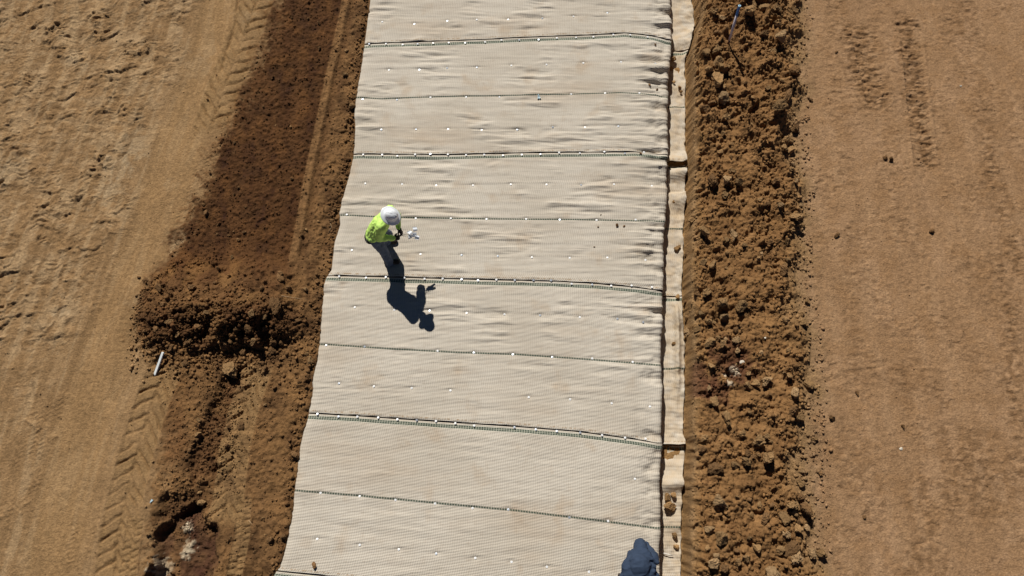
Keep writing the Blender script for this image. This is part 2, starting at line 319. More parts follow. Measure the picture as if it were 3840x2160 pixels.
    for pts, hw, st, dp in [([(2160,60),(2180,200),(2215,280)],.34,.55,.035),([(2280,40),(2300,250),(2335,430)],.22,.65,.04),([(2470,300),(2500,450),(2545,620),(2555,700)],.20,.5,.02),([(2190,0),(2220,-80)],.3,.4,.02),([(2500,600),(2548,850),(2560,1100)],.16,.35,.012),
                       ([(2425,1060),(2440,1180),(2450,1320)],.5,.4,.01),([(2300,1180),(2320,1330)],.25,.4,.012),([(2600,1140),(2560,1240)],.3,.35,.01),([(2400,-90),(2430,120),(2480,300)],.28,.3,.012),([(2090,-60),(2120,60),(2150,200)],.25,.3,.01),([(2130,560),(2150,760),(2150,960)],.16,.35,.01),([(2260,900),(2330,1010)],.35,.35,.01),([(2360,1380),(2300,1500)],.4,.4,.012),([(2110,1080),(2180,1230)],.35,.3,.01),([(2540,760),(2550,1400)],.10,.3,.008)]:
        s, t, L = seg(X, Y, path(pts)); k = ss(hw + .16, hw - .18, np.abs(t + .15 * fbm(X / .3, Y / .3, 3, 4))) * ss(-.15, .2, s) * ss(L + .15, L - .2, s) * flat
        n = ss(-.25, .3, fbm(X / .16, Y / .16, 3, 6)); mix(k * min(1, st * 1.5) * n, (.155, .097, .052)); h = h + k * dp * (.7 * tiles(X / .16, Y / .07, 1.3) + .5 * fbm(X / .12, Y / .08, 3, 2) - .4)
    wk, vk = worley(X / .26, Y / .26)
    # --- bed under the mat and the trench along its edge
    und = ss(-.01, .05, X - xl) * ss(.05, -.02, X - xr); h = h * (1 - und) + und * (-.075)
    nearl = ss(.35, .0, xl - X) * ss(-.02, .0, xl - X); h = h - nearl * .012
    tr = ss(-.02, .01, X - xr + .10) * ss(.06, -.02, X - xf - .04 - .03 * fbm(Y / .12, X / .10, 3, 5))
    h = h * (1 - tr) + tr * (-.425 + .02 * fbm(X / .1, Y / .1, 3, 2)); mix(tr * .6, (.30, .185, .08))
    shoul = ss(.22, .10, xr - X) * (X < xr - .10); h = np.where(shoul > 0, np.minimum(h, -.11), h)
    C = C * (1 + .16 * med[..., None] + .22 * fine[..., None])
    rl = ss(0, .4, X - bo)[..., None]; C = C * (1 + rl * np.array([.15, .11, .10], np.float32)) * (1 - crest[..., None] * np.array([.12, .20, .27], np.float32)); C = C * np.array([1.06, .975, .85], np.float32) * ((1 - np.maximum(core, .6 * band * (1 - LM))[..., None] * np.array([.28, .38, .47], np.float32)))
    return h, np.clip(C, .012, .9)
def axis(a, b, st, far=900):
    c = np.arange(a, b + st / 2, st); e = []; s = st; p = b
    while p < far: s *= 1.35; p += s; e.append(p)
    e = np.array(e); return np.concatenate([(a - (e - b))[::-1], c, e])
gx_ = axis(-11.6, 11.6, .0165); gy_ = axis(-2.3, 11.0, .0165)
XX, YY = np.meshgrid(gx_, gy_); Xc = np.clip(XX, -40, 40); Yc = np.clip(YY, -40, 60)
from concurrent.futures import ThreadPoolExecutor
with ThreadPoolExecutor(4) as ex:      # rows are independent of one another
    _p = list(ex.map(lambda q: ground(*q), zip(np.array_split(XX, 48), np.array_split(YY, 48))))
Hh = np.concatenate([a for a, b in _p]); Cc = np.concatenate([b for a, b in _p])
outer = ss(11.5, 16, np.maximum(np.abs(XX), np.abs(YY - 4.4) * 1.6)); Hh = Hh * (1 - outer)
ix0 = int(np.searchsorted(gx_, -11.6 + 1e-4)) - 1; iy0 = int(np.searchsorted(gy_, -2.3 + 1e-4)) - 1
def gz(x, y):
    x = np.clip(np.asarray(x, float), -11.5, 11.5); y = np.clip(np.asarray(y, float), -2.2, 10.9)
    i = np.clip(((x + 11.6) / .0165), 0, None) + ix0; j = np.clip(((y + 2.3) / .0165), 0, None) + iy0
    i0 = i.astype(int); j0 = j.astype(int); a = i - i0; b = j - j0
    return Hh[j0, i0] * (1 - a) * (1 - b) + Hh[j0, i0 + 1] * a * (1 - b) + Hh[j0 + 1, i0] * (1 - a) * b + Hh[j0 + 1, i0 + 1] * a * b
gm = grid_mesh("ground", np.stack([XX, YY, Hh], -1).reshape(-1, 3), len(gx_), len(gy_)); cattr(gm, "soil", Cc.reshape(-1, 3))
def soil_material(name, use_attr, col=(.25, .155, .075)):
    m = bpy.data.materials.new(name); m.use_nodes = True; nt = m.node_tree; N = nt.nodes; Lk = nt.links; b = N["Principled BSDF"]
    b.inputs["Roughness"].default_value = .95; b.inputs["Specular IOR Level"].default_value = .12
    geo = N.new("ShaderNodeNewGeometry"); tc = N.new("ShaderNodeTexCoord"); co = geo.outputs["Position"]
    if use_attr:
        at = N.new("ShaderNodeAttribute"); at.attribute_name = "soil"; base = at.outputs["Color"]
    else:
        oi = N.new("ShaderNodeObjectInfo"); hs0 = N.new("ShaderNodeHueSaturation"); hs0.inputs["Color"].default_value = (*col, 1)
        mr0 = N.new("ShaderNodeMapRange"); mr0.inputs[3].default_value = .72; mr0.inputs[4].default_value = 1.25
        Lk.new(oi.outputs["Random"], mr0.inputs[0]); Lk.new(mr0.outputs[0], hs0.inputs["Value"]); base = hs0.outputs[0]
    n = N.new("ShaderNodeTexNoise"); n.inputs["Scale"].default_value = 26; n.inputs["Detail"].default_value = 9; n.inputs["Roughness"].default_value = .72
    Lk.new(co, n.inputs["Vector"])
    mr = N.new("ShaderNodeMapRange"); mr.inputs[1].default_value = .3; mr.inputs[2].default_value = .7; mr.inputs[3].default_value = .62; mr.inputs[4].default_value = 1.28
    Lk.new(n.outputs[0], mr.inputs[0])
    hs = N.new("ShaderNodeHueSaturation"); Lk.new(base, hs.inputs["Color"]); Lk.new(mr.outputs[0], hs.inputs["Value"]); Lk.new(hs.outputs[0], b.inputs["Base Color"])
    n2 = N.new("ShaderNodeTexNoise"); n2.inputs["Scale"].default_value = 34; n2.inputs["Detail"].default_value = 8; n2.inputs["Roughness"].default_value = .65
    Lk.new(co, n2.inputs["Vector"]); bp = N.new("ShaderNodeBump"); bp.inputs["Strength"].default_value = 1; bp.inputs["Distance"].default_value = .022
    Lk.new(n2.outputs[0], bp.inputs["Height"]); Lk.new(bp.outputs[0], b.inputs["Normal"])
    return m
MS = soil_material("soil", True); g = link("ground", gm, MS); tag(g, kind='structure')
MC = [soil_material("clod_earth", False, (.275, .165, .074)), soil_material("clod_moist", False, (.180, .100, .044)), soil_material("clod_pale", False, (.335, .215, .108))]

# ---------------------------------------------------------------- the mat rolls
PINS = {}   # row name -> list of source pixel positions
def zr(lst, ox, oy, k): return [(ox + a * k, oy + b * k) for a, b in lst]
k1 = 660 / 1494; k2 = 800 / 1656; k3 = 660 / 1594; k4 = 700 / 2029; k6 = 800 / 2318
R = [
 ("top", "on the bare cloth above the topmost green band", zr([(303,188),(576,205),(855,180),(1105,172),(1372,167)],1300,0,k1) + zr([(213,154),(477,141),(765,109)],1940,0,k1)),
 ("s1", "along the topmost green band", zr([(192,376),(335,376),(477,381),(603,375),(735,370),(868,368),(1007,368),(1175,360),(1314,344),(1465,343)],1300,0,k1) + zr([(181,340),(335,327),(498,321),(645,315),(814,298),(957,302),(1105,317)],1940,0,k1)),
 ("q1", "on bare cloth under the topmost green band", zr([(360,593),(617,590),(853,577),(1105,571),(1398,556)],1300,0,k1) + zr([(248,549),(560,535),(880,524),(1175,530)],1940,0,k1)),
 ("t1", "on the thin green line nearest the top", zr([(136,840),(427,846),(712,826),(1015,825),(1297,824)],1300,0,k1) + zr([(457,800),(745,790),(1036,789)],1940,0,k1)),
 ("q2", "on bare cloth above the second green band", zr([(296,1103),(589,1097),(861,1096),(1147,1106),(1449,1096)],1300,0,k1) + zr([(301,1080),(575,1080),(858,1071)],1940,0,k1)),
 ("s2", "along the second green band from the top", zr([(142,1316),(303,1318),(432,1328),(583,1316),(712,1312),(860,1312),(1014,1318),(1168,1316),(1328,1322),(1487,1315)],1300,0,k1) + zr([(197,1312),(354,1299),(529,1304),(738,1290),(912,1304),(1075,1290)],1940,0,k1)),
 ("q3", "on bare cloth above the worker's hard hat", zr([(352,100),(638,105),(902,113),(1188,112),(1482,106)],1200,640,k2) + zr([(265,124),(578,129),(876,122),(1221,130)],1940,640,k3)),
 ("t2", "on the thin green line behind the worker's hat", zr([(208,340),(744,370),(1017,372),(1293,375)],1200,640,k2) + zr([(80,437),(385,444),(718,447),(1072,441)],1940,640,k3)),
 ("q4", "on bare cloth level with the worker's legs", zr([(248,617),(781,647),(1100,654),(1381,662)],1200,640,k2) + zr([(132,784),(475,790),(815,787),(1165,800)],1940,640,k3)),
 ("s3", "along the green band just below the worker's boots", zr([(150,822),(358,832),(512,828),(655,832),(812,840),(953,839),(1101,845),(1227,853),(1369,848),(1512,853)],1200,640,k2) + zr([(146,995),(305,997),(491,1026),(678,1033),(849,1043),(1033,1042),(1218,1055)],1940,640,k3)),
 ("q5", "on bare cloth level with the worker's shadow", zr([(270,1060),(577,1080),(850,1085),(1138,1104),(1432,1112)],1200,640,k2) + zr([(207,1309),(566,1327),(908,1338),(1140,1371)],1940,640,k3)),
 ("t3", "on the thin green line under the worker's shadow", zr([(358,158),(775,173),(1568,219),(1963,237)],1100,1240,k4) + zr([(68,257),(495,286),(930,300),(1370,338)],1900,1240,k4)),
 ("q6", "on bare cloth above the fourth green band", zr([(497,573),(877,605),(1287,623),(1708,650)],1100,1240,k4) + zr([(240,722),(690,746),(1141,788),(1558,823)],1900,1240,k4)),
 ("s4", "along the lowest green band in view", zr([(264,906),(492,934),(698,935),(924,944),(1132,964),(1342,974),(1551,983),(1761,1006),(1966,1031)],1100,1240,k4) + zr([(84,1050),(318,1073),(545,1092),(798,1108),(1035,1135),(1286,1162),(1512,1172)],1900,1240,k4)),
 ("q7", "alone on bare cloth between the two lowest green lines", [(2381, 1795)]),
 ("t4", "on the lowest thin green line", zr([(587,545),(1010,581),(1400,621),(1830,660),(2238,710)],1000,1660,k6) + zr([(597,725),(1260,812),(1682,850)],1700,1660,k4)),
 ("q8", "in the bottom row, near the photo's lower edge", zr([(550,1045),(1012,1110),(1436,1158),(1842,1205),(2267,1252)],1000,1660,k6) + zr([(633,1294),(1016,1348),(1475,1403)],1700,1660,k4)),
]
pinxy = np.concatenate([np.stack(P([p[0] for p in r[2]], [p[1] for p in r[2]], .03), 1) for r in R])
def matz(X, Y):
    "height of the cloth surface"
    xl = fx(LEFT, Y); xr = fx(RIGHT, Y)
    n1 = fbm(X / 1.3, Y / .17 + .15 * X, 3, 2); n2 = fbm(X / .7, Y / .10, 2, 5); am = .12 + .95 * ss(-.05, .4, fbm(X / 1.1, Y / .7, 3, 8)) + .9 * ss(1.3, .1, xr - X)
    am = am * (.3 + .7 * ss(1.2, 3.5, Y))
    z = .032 + .048 * n1 * am + .012 * n2 * am + .006 * fbm(X / .8, Y / .12 + .1 * X, 3, 11) + .012 * fbm(X / 1.5, Y / 1.5, 2, 1)
    z = z - .02 * ss(.12, .0, X - xl) + .012 * pn(Y / .25, X * .5, 3) * ss(.5, .0, X - xl)
    z = z - ss(.60, .10, xr - X) * (.012 + .10 * np.clip(fbm(Y / .30, X / .45, 3, 6) + .12, 0, 1))
    for (px, py) in pinxy:
        m = (np.abs(X - px) < .5) & (np.abs(Y - py) < .16)
        if m.any():
            dx = X[m] - px; dy = Y[m] - py
            z[m] -= .011 * np.exp(-(dx ** 2 + dy ** 2) / .05 ** 2) + .007 * np.exp(-((dy - .008) / .02) ** 2) * np.exp(-np.abs(dx) / .17)
            z[m] += .006 * np.exp(-((dy - .05) / .03) ** 2) * np.exp(-np.abs(dx) / .15)
    return z
# profile of the drop into the trench and the flap lying on its floor (dx from shoulder line, dz)
PRF = np.array([(-.10, 0), (-.06, -.004), (-.035, -.014), (-.015, -.032), (0, -.06), (.004, -.10), (.002, -.16), (-.006, -.24), (-.008, -.34), (.0, -.385), (.03, -.40)])
def bump(y, c, w): return np.exp(-((y - c) / w) ** 2)
def flapz(idx, f, Y):
    z = -.385 + .030 * (ridged(f * .8 + 1.4 * Y, Y / .45 + f, 2, 2) - .3) * (.2 + .8 * f) + .052 * fbm(f * 1.2 + .8 * Y, Y / .26, 3, 4) * (.3 + .7 * f) + .012 * pn(f * 3, Y / .12, 6)
    yb = float(PD(1700, 412, -.3)[1]); yc = float(PD(1700, 475, -.3)[1]); ye = float(PD(1700, 1148, -.3)[1]); yg = float(PD(1700, 1215, -.3)[1]); ya = float(PD(1700, 140, -.3)[1])
    if idx == 0: z = z + .09 * bump(Y, ya + .45, .22) * f
    if idx == 1: z = z + .13 * ss(yb + .35, yb + .05, Y) - .05 * bump(Y, ya - .25, .14)
    if idx == 2: z = z - .04 * ss(yb - .12, yb, Y) + .17 * bump(Y, yb - .20, .12) * (.5 + .5 * f) + .14 * ss(yc - .45, yc - .2, Y) * ss(yc - .02, yc - .10, Y) * f
    if idx == 3: z = z + .11 * bump(f, .72, .13) * ss(float(PD(1700, 740, -.3)[1]), float(PD(1700, 800, -.3)[1]), Y) * ss(float(PD(1700, 1080, -.3)[1]), float(PD(1700, 900, -.3)[1]), Y) + .15 * ss(ye + .35, ye + .02, Y)
    if idx == 4: z = z - .05 * ss(ye - .15, ye, Y) + .17 * bump(Y, yg, .14) * (.4 + .6 * f)
    if idx == 4: pass
    return z
def cloth_material():
    m = bpy.data.materials.new("woven_mat"); m.use_nodes = True; nt = m.node_tree; N = nt.nodes; L = nt.links; b = N["Principled BSDF"]
    b.inputs["Roughness"].default_value = .82; b.inputs["Specular IOR Level"].default_value = .2
    def at(n): a = N.new("ShaderNodeAttribute"); a.attribute_name = n; return a.outputs["Fac"]
    def M(op, a, c=None, cl=False, d=None):
        x = N.new("ShaderNodeMath"); x.operation = op; x.use_clamp = cl
        for i, v in enumerate((a, c, d)):
            if v is None: continue
            if isinstance(v, (int, float)): x.inputs[i].default_value = v
            else: L.new(v, x.inputs[i])
        return x.outputs[0]
    def wave(v, pitch): return M('MULTIPLY_ADD', M('COSINE', M('MULTIPLY', v, 2 * math.pi / pitch)), .5, d=.5)
    mu, mv, dw, dt = at("mu"), at("mv"), at("dw"), at("dt")
    geo = N.new("ShaderNodeNewGeometry").outputs["Position"]
    def noise(sc, det=4, vec=geo, st=None, ro=.55):
        n = N.new("ShaderNodeTexNoise"); n.inputs["Scale"].default_value = sc; n.inputs["Detail"].default_value = det; n.inputs["Roughness"].default_value = ro
        if st:
            mp = N.new("ShaderNodeMapping"); mp.inputs["Scale"].default_value = st; L.new(vec, mp.inputs[0]); vec = mp.outputs[0]
        L.new(vec, n.inputs["Vector"]); return n.outputs[0]
    def rng_(v, a, c): x = N.new("ShaderNodeMapRange"); x.interpolation_type = 'SMOOTHSTEP'; x.inputs[1].default_value = a; x.inputs[2].default_value = c; L.new(v, x.inputs[0]); return x.outputs[0]
    def mixc(f, c1, c2):
        x = N.new("ShaderNodeMix"); x.data_type = 'RGBA'
        if isinstance(f, float): x.inputs[0].default_value = f
        else: L.new(f, x.inputs[0])
        for i, v in ((6, c1), (7, c2)):
            if isinstance(v, tuple): x.inputs[i].default_value = (*v, 1)
            else: L.new(v, x.inputs[i])
        return x.outputs[2]
    wob = M('MULTIPLY', noise(7, 2), .012)
    a = wave(M('ADD', mv, wob), .0235); c = wave(M('ADD', mu, wob), .037)
    hole = M('MULTIPLY', M('SUBTRACT', 1.0, a), M('MULTIPLY_ADD', c, -.35, d=1.0))
    base = mixc(rng_(noise(.55, 4), .35, .68), (.700, .645, .555), (.610, .552, .462))
    base = mixc(M('MULTIPLY', rng_(noise(1.0, 5, st=(.35, 1, 1)), .50, .74), .55), base, (.56, .44, .32))
    base = mixc(M('MULTIPLY', rng_(noise(1.7, 5), .54, .74), .5), base, (.50, .36, .23))
    base = mixc(M('MULTIPLY', rng_(noise(1.0, 5, st=(1.6, .12, 1)), .52, .72), .22), base, (.66, .63, .56))
    base = mixc(M('MULTIPLY', rng_(noise(1.0, 4, st=(.5, 3.2, 1)), .5, .72), .30), base, (.49, .42, .34))
    base = mixc(M('MULTIPLY', rng_(noise(14, 5), .5, .8), .30), base, (.43, .34, .26))
    base = mixc(M('MULTIPLY', hole, .74), base, (.30, .245, .18))
    sx = N.new("ShaderNodeSeparateXYZ"); L.new(geo, sx.inputs[0]); low = M('SUBTRACT', 1.0, rng_(sx.outputs[2], -.30, -.10))
    base = mixc(M('MULTIPLY', low, rng_(noise(5, 5), .25, .75)), base, (.52, .41, .28))
    dots = rng_(wave(mu, .044), .10, .45)
    vv = N.new("ShaderNodeMath"); vv.operation = 'ABSOLUTE'; L.new(dw, vv.inputs[0])
    off = M('ABSOLUTE', M('SUBTRACT', vv.outputs[0], .014))
    wide = M('MULTIPLY', M('SUBTRACT', 1.0, rng_(off, .009, .015)), M('MULTIPLY_ADD', dots, .5, d=.5))
    thin = M('MULTIPLY', M('SUBTRACT', 1.0, rng_(M('ABSOLUTE', dt), .012, .018)), M('MULTIPLY_ADD', dots, .55, d=.45))
    halo = M('MULTIPLY', M('SUBTRACT', 1.0, rng_(vv.outputs[0], .02, .05)), .35)
    base = mixc(halo, base, (.50, .55, .44))
    base = mixc(M('MULTIPLY', M('MAXIMUM', wide, thin), .93), base, (.024, .052, .034))
    st = M('SUBTRACT', 1.0, rng_(M('ABSOLUTE', M('SUBTRACT', dw, .118)), .008, .018))
    st = M('MULTIPLY', st, M('MULTIPLY', rng_(noise(24, 2), .45, .6), .7)); base = mixc(st, base, (.33, .22, .12))
    L.new(base, b.inputs["Base Color"])
    hgt = M('ADD', M('MULTIPLY', a, .6), M('MULTIPLY', c, .4)); bp = N.new("ShaderNodeBump"); bp.inputs["Strength"].default_value = 1; bp.inputs["Distance"].default_value = .007
    L.new(hgt, bp.inputs["Height"]); L.new(bp.outputs[0], b.inputs["Normal"]); return m
MM = cloth_material()
NU = 250
roll_labels = ["tan woven erosion mat roll at the photo's top, above the topmost green band", "tan woven mat roll between the topmost and second green bands",
 "tan woven mat roll above the worker, between second and third green bands", None]
def panel(i, label):
    "roll between broad band i (far) and i+2 (near); flap goes down into the trench"
    A, Mi, B = i, i + 1, i + 2
    TOPS = .17; ny = 175
    w = np.linspace(0, 1, ny)[:, None]; s = np.linspace(0, 1, NU)[None, :]
    nfl = 26; f = np.linspace(0, 1, nfl)[None, :]
    def line(j, x): return yl(j, x)
    def rowy(x):
        ya = line(A, x) + .0 ; ym = line(Mi, x); yb = line(B, x) + .078 + .010 * pn(x / .18, x * 0 + i, 3)   # upper roll laps over the next one
        ya = ya + .06
        # quadratic through the three lines
        wm = (ya - ym) / (ya - yb); W = w * np.ones_like(x)
        return ya + (yb - ya) * W
    x = fx(LEFT, line(Mi, np.zeros(1)))[0] + s * (2.9 + 3.1) + 0 * w
    for _ in range(4):
        y = rowy(x); l = fx(LEFT, y); r = fx(RIGHT, y) - .10; x = l + s * (r - l)
    y = rowy(x); z = matz(x, y)
    lap = ss(.42, .0, y - line(B, x) - .078); z = z + .001 * lap + .004 * lap * (.5 + pn(x / .13, y * 0 + i, 5)) * ss(.12, .0, y - line(B, x) - .078)
    z = z - .005 * ss(.15, .04, line(A, x) + .06 - y)
    xe = x[:, -1:]; ye = y[:, -1:]; ze = z[:, -1:]
    # drop
    pr = PRF[1:]; rr = fx(RIGHT, ye)
    jit = .018 * fbm(ye / .22, np.arange(len(pr))[None, :] * .25, 3, 4)
    xd = rr + pr[:, 0][None, :] + jit * ss(0, .1, -pr[:, 1])[None, :]; zd = ze + pr[:, 1][None, :]; yd = ye + 0 * xd
    # flap
    xs = xd[:, -1:]; xe2 = fx(FLAP, ye) + .035 * fbm(ye / .28, ye * 0 + 2, 3, 9); yf = ye + 0 * f + .02 * pn(ye / .3, f * 2, 7); xfp = xs + f * (xe2 - xs)
    if i == 8: pass
    zf = flapz(i // 2, f, yf); zf = zd[:, -1:] * (1 - ss(0, .15, f)) + zf * ss(0, .15, f); zf = zf + (.03 + .05 * fbm(yf / .4, f * 0, 2, 1)) * ss(.75, 1, f)
    Xa = np.concatenate([x, xd, xfp[:, 1:]], 1); Ya = np.concatenate([y, yd, yf[:, 1:]], 1); Za = np.concatenate([z, zd, zf[:, 1:]], 1)
    nx = Xa.shape[1]
    me = grid_mesh("mat_roll", np.stack([Xa, Ya, Za], -1).reshape(-1, 3), nx, ny, flip=True)
    d = np.sqrt(np.diff(Xa, axis=1) ** 2 + np.diff(Za, axis=1) ** 2); mu = np.concatenate([np.zeros((ny, 1)), np.cumsum(d, 1)], 1)
    # distances to the green lines, carried straight over the shoulder
    xx = np.minimum(Xa, xe); dwA = y[:, -1:] * 0
    da = Ya - line(A, xx); db = Ya - line(B, xx); dm = Ya - line(Mi, xx)
    dwv = np.where(np.abs(da) < np.abs(db), da, db); mv = np.where(np.abs(dm) < 5, dm, dm)
    fattr(me, "mu", mu); fattr(me, "mv", mv + i); fattr(me, "dw", dwv); fattr(me, "dt", dm)
    o = link("mat_roll", me, MM); so = o.modifiers.new("thickness", 'SOLIDIFY'); so.thickness = .003; so.offset = -1
    tag(o, label, "mat"); o['group'] = "mat rolls laid side by side"; return o
for i, lb in [(0, "tan woven mat roll at the photo's top, above the topmost green band"), (2, "tan woven mat roll between the topmost and second green bands"),
              (4, "tan woven mat roll the worker stands on, between second and third green bands"), (6, "tan woven mat roll under the worker's shadow, below the band at his boots"),
              (8, "tan woven mat roll at the photo's bottom, below the lowest green band"), (10, "tan woven mat roll peeking in at the cloth's lower left corner")]:
    panel(i, lb)

# ---------------------------------------------------------------- pins with round washers
MW = mat("galvanised_white", (.86, .87, .88), .35, .6, metal=0.0)
MWG = mat("galvanised_grey", (.42, .46, .52), .35, .6, metal=.3)
def washer_mesh(dull=False):
    bm = bmesh.new(); n = 20; prof = [(.009, .003), (.009, .005), (.0185, .0045), (.0200, .002), (.0200, 0)]
    rings = [[bm.verts.new((r * math.cos(2 * math.pi * k / n), r * math.sin(2 * math.pi * k / n), z)) for k in range(n)] for r, z in prof]
    for a, b in zip(rings, rings[1:]):
        for k in range(n): bm.faces.new((a[k], b[k], b[(k + 1) % n], a[(k + 1) % n]))
    c = [bm.verts.new((.007 * math.cos(2 * math.pi * k / 10), .007 * math.sin(2 * math.pi * k / 10), .0075)) for k in range(10)]
    c2 = [bm.verts.new((.007 * math.cos(2 * math.pi * k / 10), .007 * math.sin(2 * math.pi * k / 10), .001)) for k in range(10)]
    bm.faces.new(c)
    for k in range(10): bm.faces.new((c2[k], c2[(k + 1) % 10], c[(k + 1) % 10], c[k]))
    bmesh.ops.recalc_face_normals(bm, faces=bm.faces)
    me = bpy.data.meshes.new("washer_pin"); bm.to_mesh(me); bm.free(); me.materials.append(MWG if dull else MW); return me
WM, WMG = washer_mesh(), washer_mesh(True)
ORD = ["first", "second", "third", "fourth", "fifth", "sixth", "seventh", "eighth", "ninth", "tenth", "eleventh", "twelfth", "thirteenth", "fourteenth", "fifteenth", "sixteenth", "seventeenth", "eighteenth"]
for rn, desc, pts in R:
    pts = sorted(pts); px, py = P([p[0] for p in pts], [p[1] for p in pts], .03); pz = matz(np.array(px)[None, :], np.array(py)[None, :])[0]
    for n, (x, y, z) in enumerate(zip(px, py, pz)):
        dull = random.random() < .28
        o = link("washer_pin", WMG if dull else WM); o.location = (x, y, z + .008 + (.016 if rn[0] == 's' else 0))
        o.rotation_euler = (random.uniform(-.14, .14) - .12, random.uniform(-.12, .12), 0)
        lab = "small white washer pin " + desc if len(pts) == 1 else f"{ORD[n]} washer pin from the left {desc}"
        tag(o, lab, "pin", "washer pins holding the mat down")

# ---------------------------------------------------------------- clods and stones
def rock_mesh(seed, sub=3, cuts=9, rough=.16):
    r = random.Random(seed); bm = bmesh.new(); bmesh.ops.create_icosphere(bm, subdivisions=sub, radius=1)
    pl = []
    for _ in range(cuts):
        n = Vector((r.gauss(0, 1), r.gauss(0, 1), r.gauss(0, 1))).normalized(); pl.append((n, r.uniform(.42, .80)))
    off = Vector((r.uniform(0, 50), r.uniform(0, 50), 0))
    for v in bm.verts:
        p = v.co.copy()
        for n, d in pl:
            k = p.dot(n) - d
            if k > 0: p -= n * k * .92
        p *= 1 + rough * mnoise.noise(p * 1.6 + off) + rough * .75 * mnoise.noise(p * 3.7 + off) + rough * .6 * mnoise.noise(p * 8 + off)
        v.co = p
    me = bpy.data.meshes.new("soil_clod"); bm.to_mesh(me); bm.free(); me.polygons.foreach_set("use_smooth", [False] * len(me.polygons)); return me
ROCKS = [[None] * 8 for _ in range(3)]
for c in range(3):
    for k in range(8):
        m = rock_mesh(k * 3 + c, 4, 7 + k % 3 * 3, .20 + .06 * (k % 3)); m.materials.append(MC[c]); ROCKS[c][k] = m
placed = []
def clod(x, y, r, label, group=None, c=0, squash=.72, z=None, sink=.35, name="soil_clod", k=None, cat="clod"):
    k = random.randrange(8) if k is None else k
    o = link(name, ROCKS[c][k]); zz = float(gz(x, y)) if z is None else z
    o.scale = (r * random.uniform(.85, 1.2), r * random.uniform(.75, 1.05), r * squash * random.uniform(.85, 1.15))
    o.rotation_euler = (random.uniform(-.4, .4), random.uniform(-.4, .4), random.uniform(0, 6.28))
    o.location = (x, y, zz + r * squash * (1 - sink) * .75); tag(o, label, cat, group); placed.append((x, y, r)); return o
def zz(lst, ox, oy, k): return [(ox + a * k, oy + b * k, r * k) for a, b, r in lst]
kz = .3727
BERM = (zz([(1245,150,66),(1430,130,45),(1250,285,60),(1110,400,50),(610,170,55),(640,370,50),(530,590,48),(630,560,48),(640,700,50),(740,720,50),(650,850,78),(920,895,55),(560,760,55),(700,1030,68),(540,1140,70),(730,1210,55),(1430,750,70),(1260,470,75),(1240,1170,95),(1375,980,52),(1465,1270,52),(1370,1400,65),(800,860,42),(1020,70,55),(1120,130,55),(960,200,80),(700,210,40),(930,640,30),(880,500,34),(720,910,26),(800,970,28),(1140,940,40),(1200,560,45),(1300,840,35),(600,1060,40),(960,30,45),(480,70,40),(1420,1400,30)], 2440, 0, kz)
 + zz([(610,405,72),(735,405,55),(865,405,46),(800,300,42),(690,90,46),(1350,40,55),(1425,50,40),(1270,655,40),(1440,750,55),(1525,600,30),(1512,735,28),(1548,795,22),(1365,990,42),(825,930,55),(520,900,45),(530,1210,42),(605,1235,38),(1330,1280,45),(430,730,38),(740,530,45),(1480,805,26),(1410,215,34),(1450,390,24),(1240,400,40),(1110,1110,32),(640,1210,28),(760,1105,28),(1500,555,20),(1190,1000,32),(1080,580,30),(1150,620,28),(280,1040,34)], 2440, 540, kz)
 + zz([(555,60,48),(470,62,38),(1540,355,32),(1350,325,38),(1375,630,33),(395,385,50),(578,345,46),(480,405,34),(730,300,50),(895,200,62),(690,165,68),(855,530,45),(897,390,30),(665,522,27),(762,522,26),(582,562,52),(700,580,36),(870,632,36),(1545,255,26),(1155,935,55),(1040,970,42),(960,985,36),(1380,895,34),(1600,970,46),(1430,1060,55),(635,1140,50),(1490,1310,50),(1400,1240,46),(740,1295,42),(990,1262,26),(770,1385,36),(515,270,28),(495,245,22),(1340,860,22),(575,1015,24),(600,790,34),(1500,810,26),(845,430,30),(730,1290,34),(1090,660,20),(300,240,34),(280,85,34)], 2440, 1080, kz)
 + zz([(520,62,38),(1140,42,30),(1065,112,62),(950,312,52),(1165,265,85),(640,372,68),(680,700,66),(1082,732,32),(1507,662,44),(1545,775,58),(1420,735,52),(1480,970,52),(1325,870,48),(1350,1022,42),(1575,962,32),(675,1068,70),(575,980,50),(1300,1190,45),(1400,1175,68),(1725,1212,50),(1632,1222,46),(1440,1265,46),(605,1302,60),(870,1312,40),(1215,1400,60),(720,1372,52),(1012,832,30),(1150,870,50),(960,215,32),(1010,250,26),(1075,230,22),(840,330,36),(1540,395,24),(1540,250,16),(1575,250,14),(1520,510,36),(1050,1165,34),(550,1165,34),(640,1240,36),(940,1265,34),(770,750,24),(1350,210,28),(515,180,36),(900,30,40)], 2440, 1620, kz))
def rowword(y):
    for lim, w in ((8.87, "above topmost green band"), (7.5, "below topmost green band"), (6.33, "above second green band"), (5.0, "level with worker's hat"), (3.7, "level with worker's legs"), (2.3, "level with worker's shadow"), (1.1, "above lowest green band"), (-9, "near photo bottom")):
        if y > lim: return w
def berm_label(x, y, r, m):
    sz = "fist-sized" if r < .055 else "mid-sized" if r < .085 else "large" if r < .12 else "very large"
    xf = float(fx(FLAP, np.array([y]))[0]); d = (x - xf); w = "beside the trench" if d < .75 else "in the middle" if d < 1.5 else "on the outer edge"
    return f"{sz} clod {w} of the right spoil bank, {rowword(y)}"
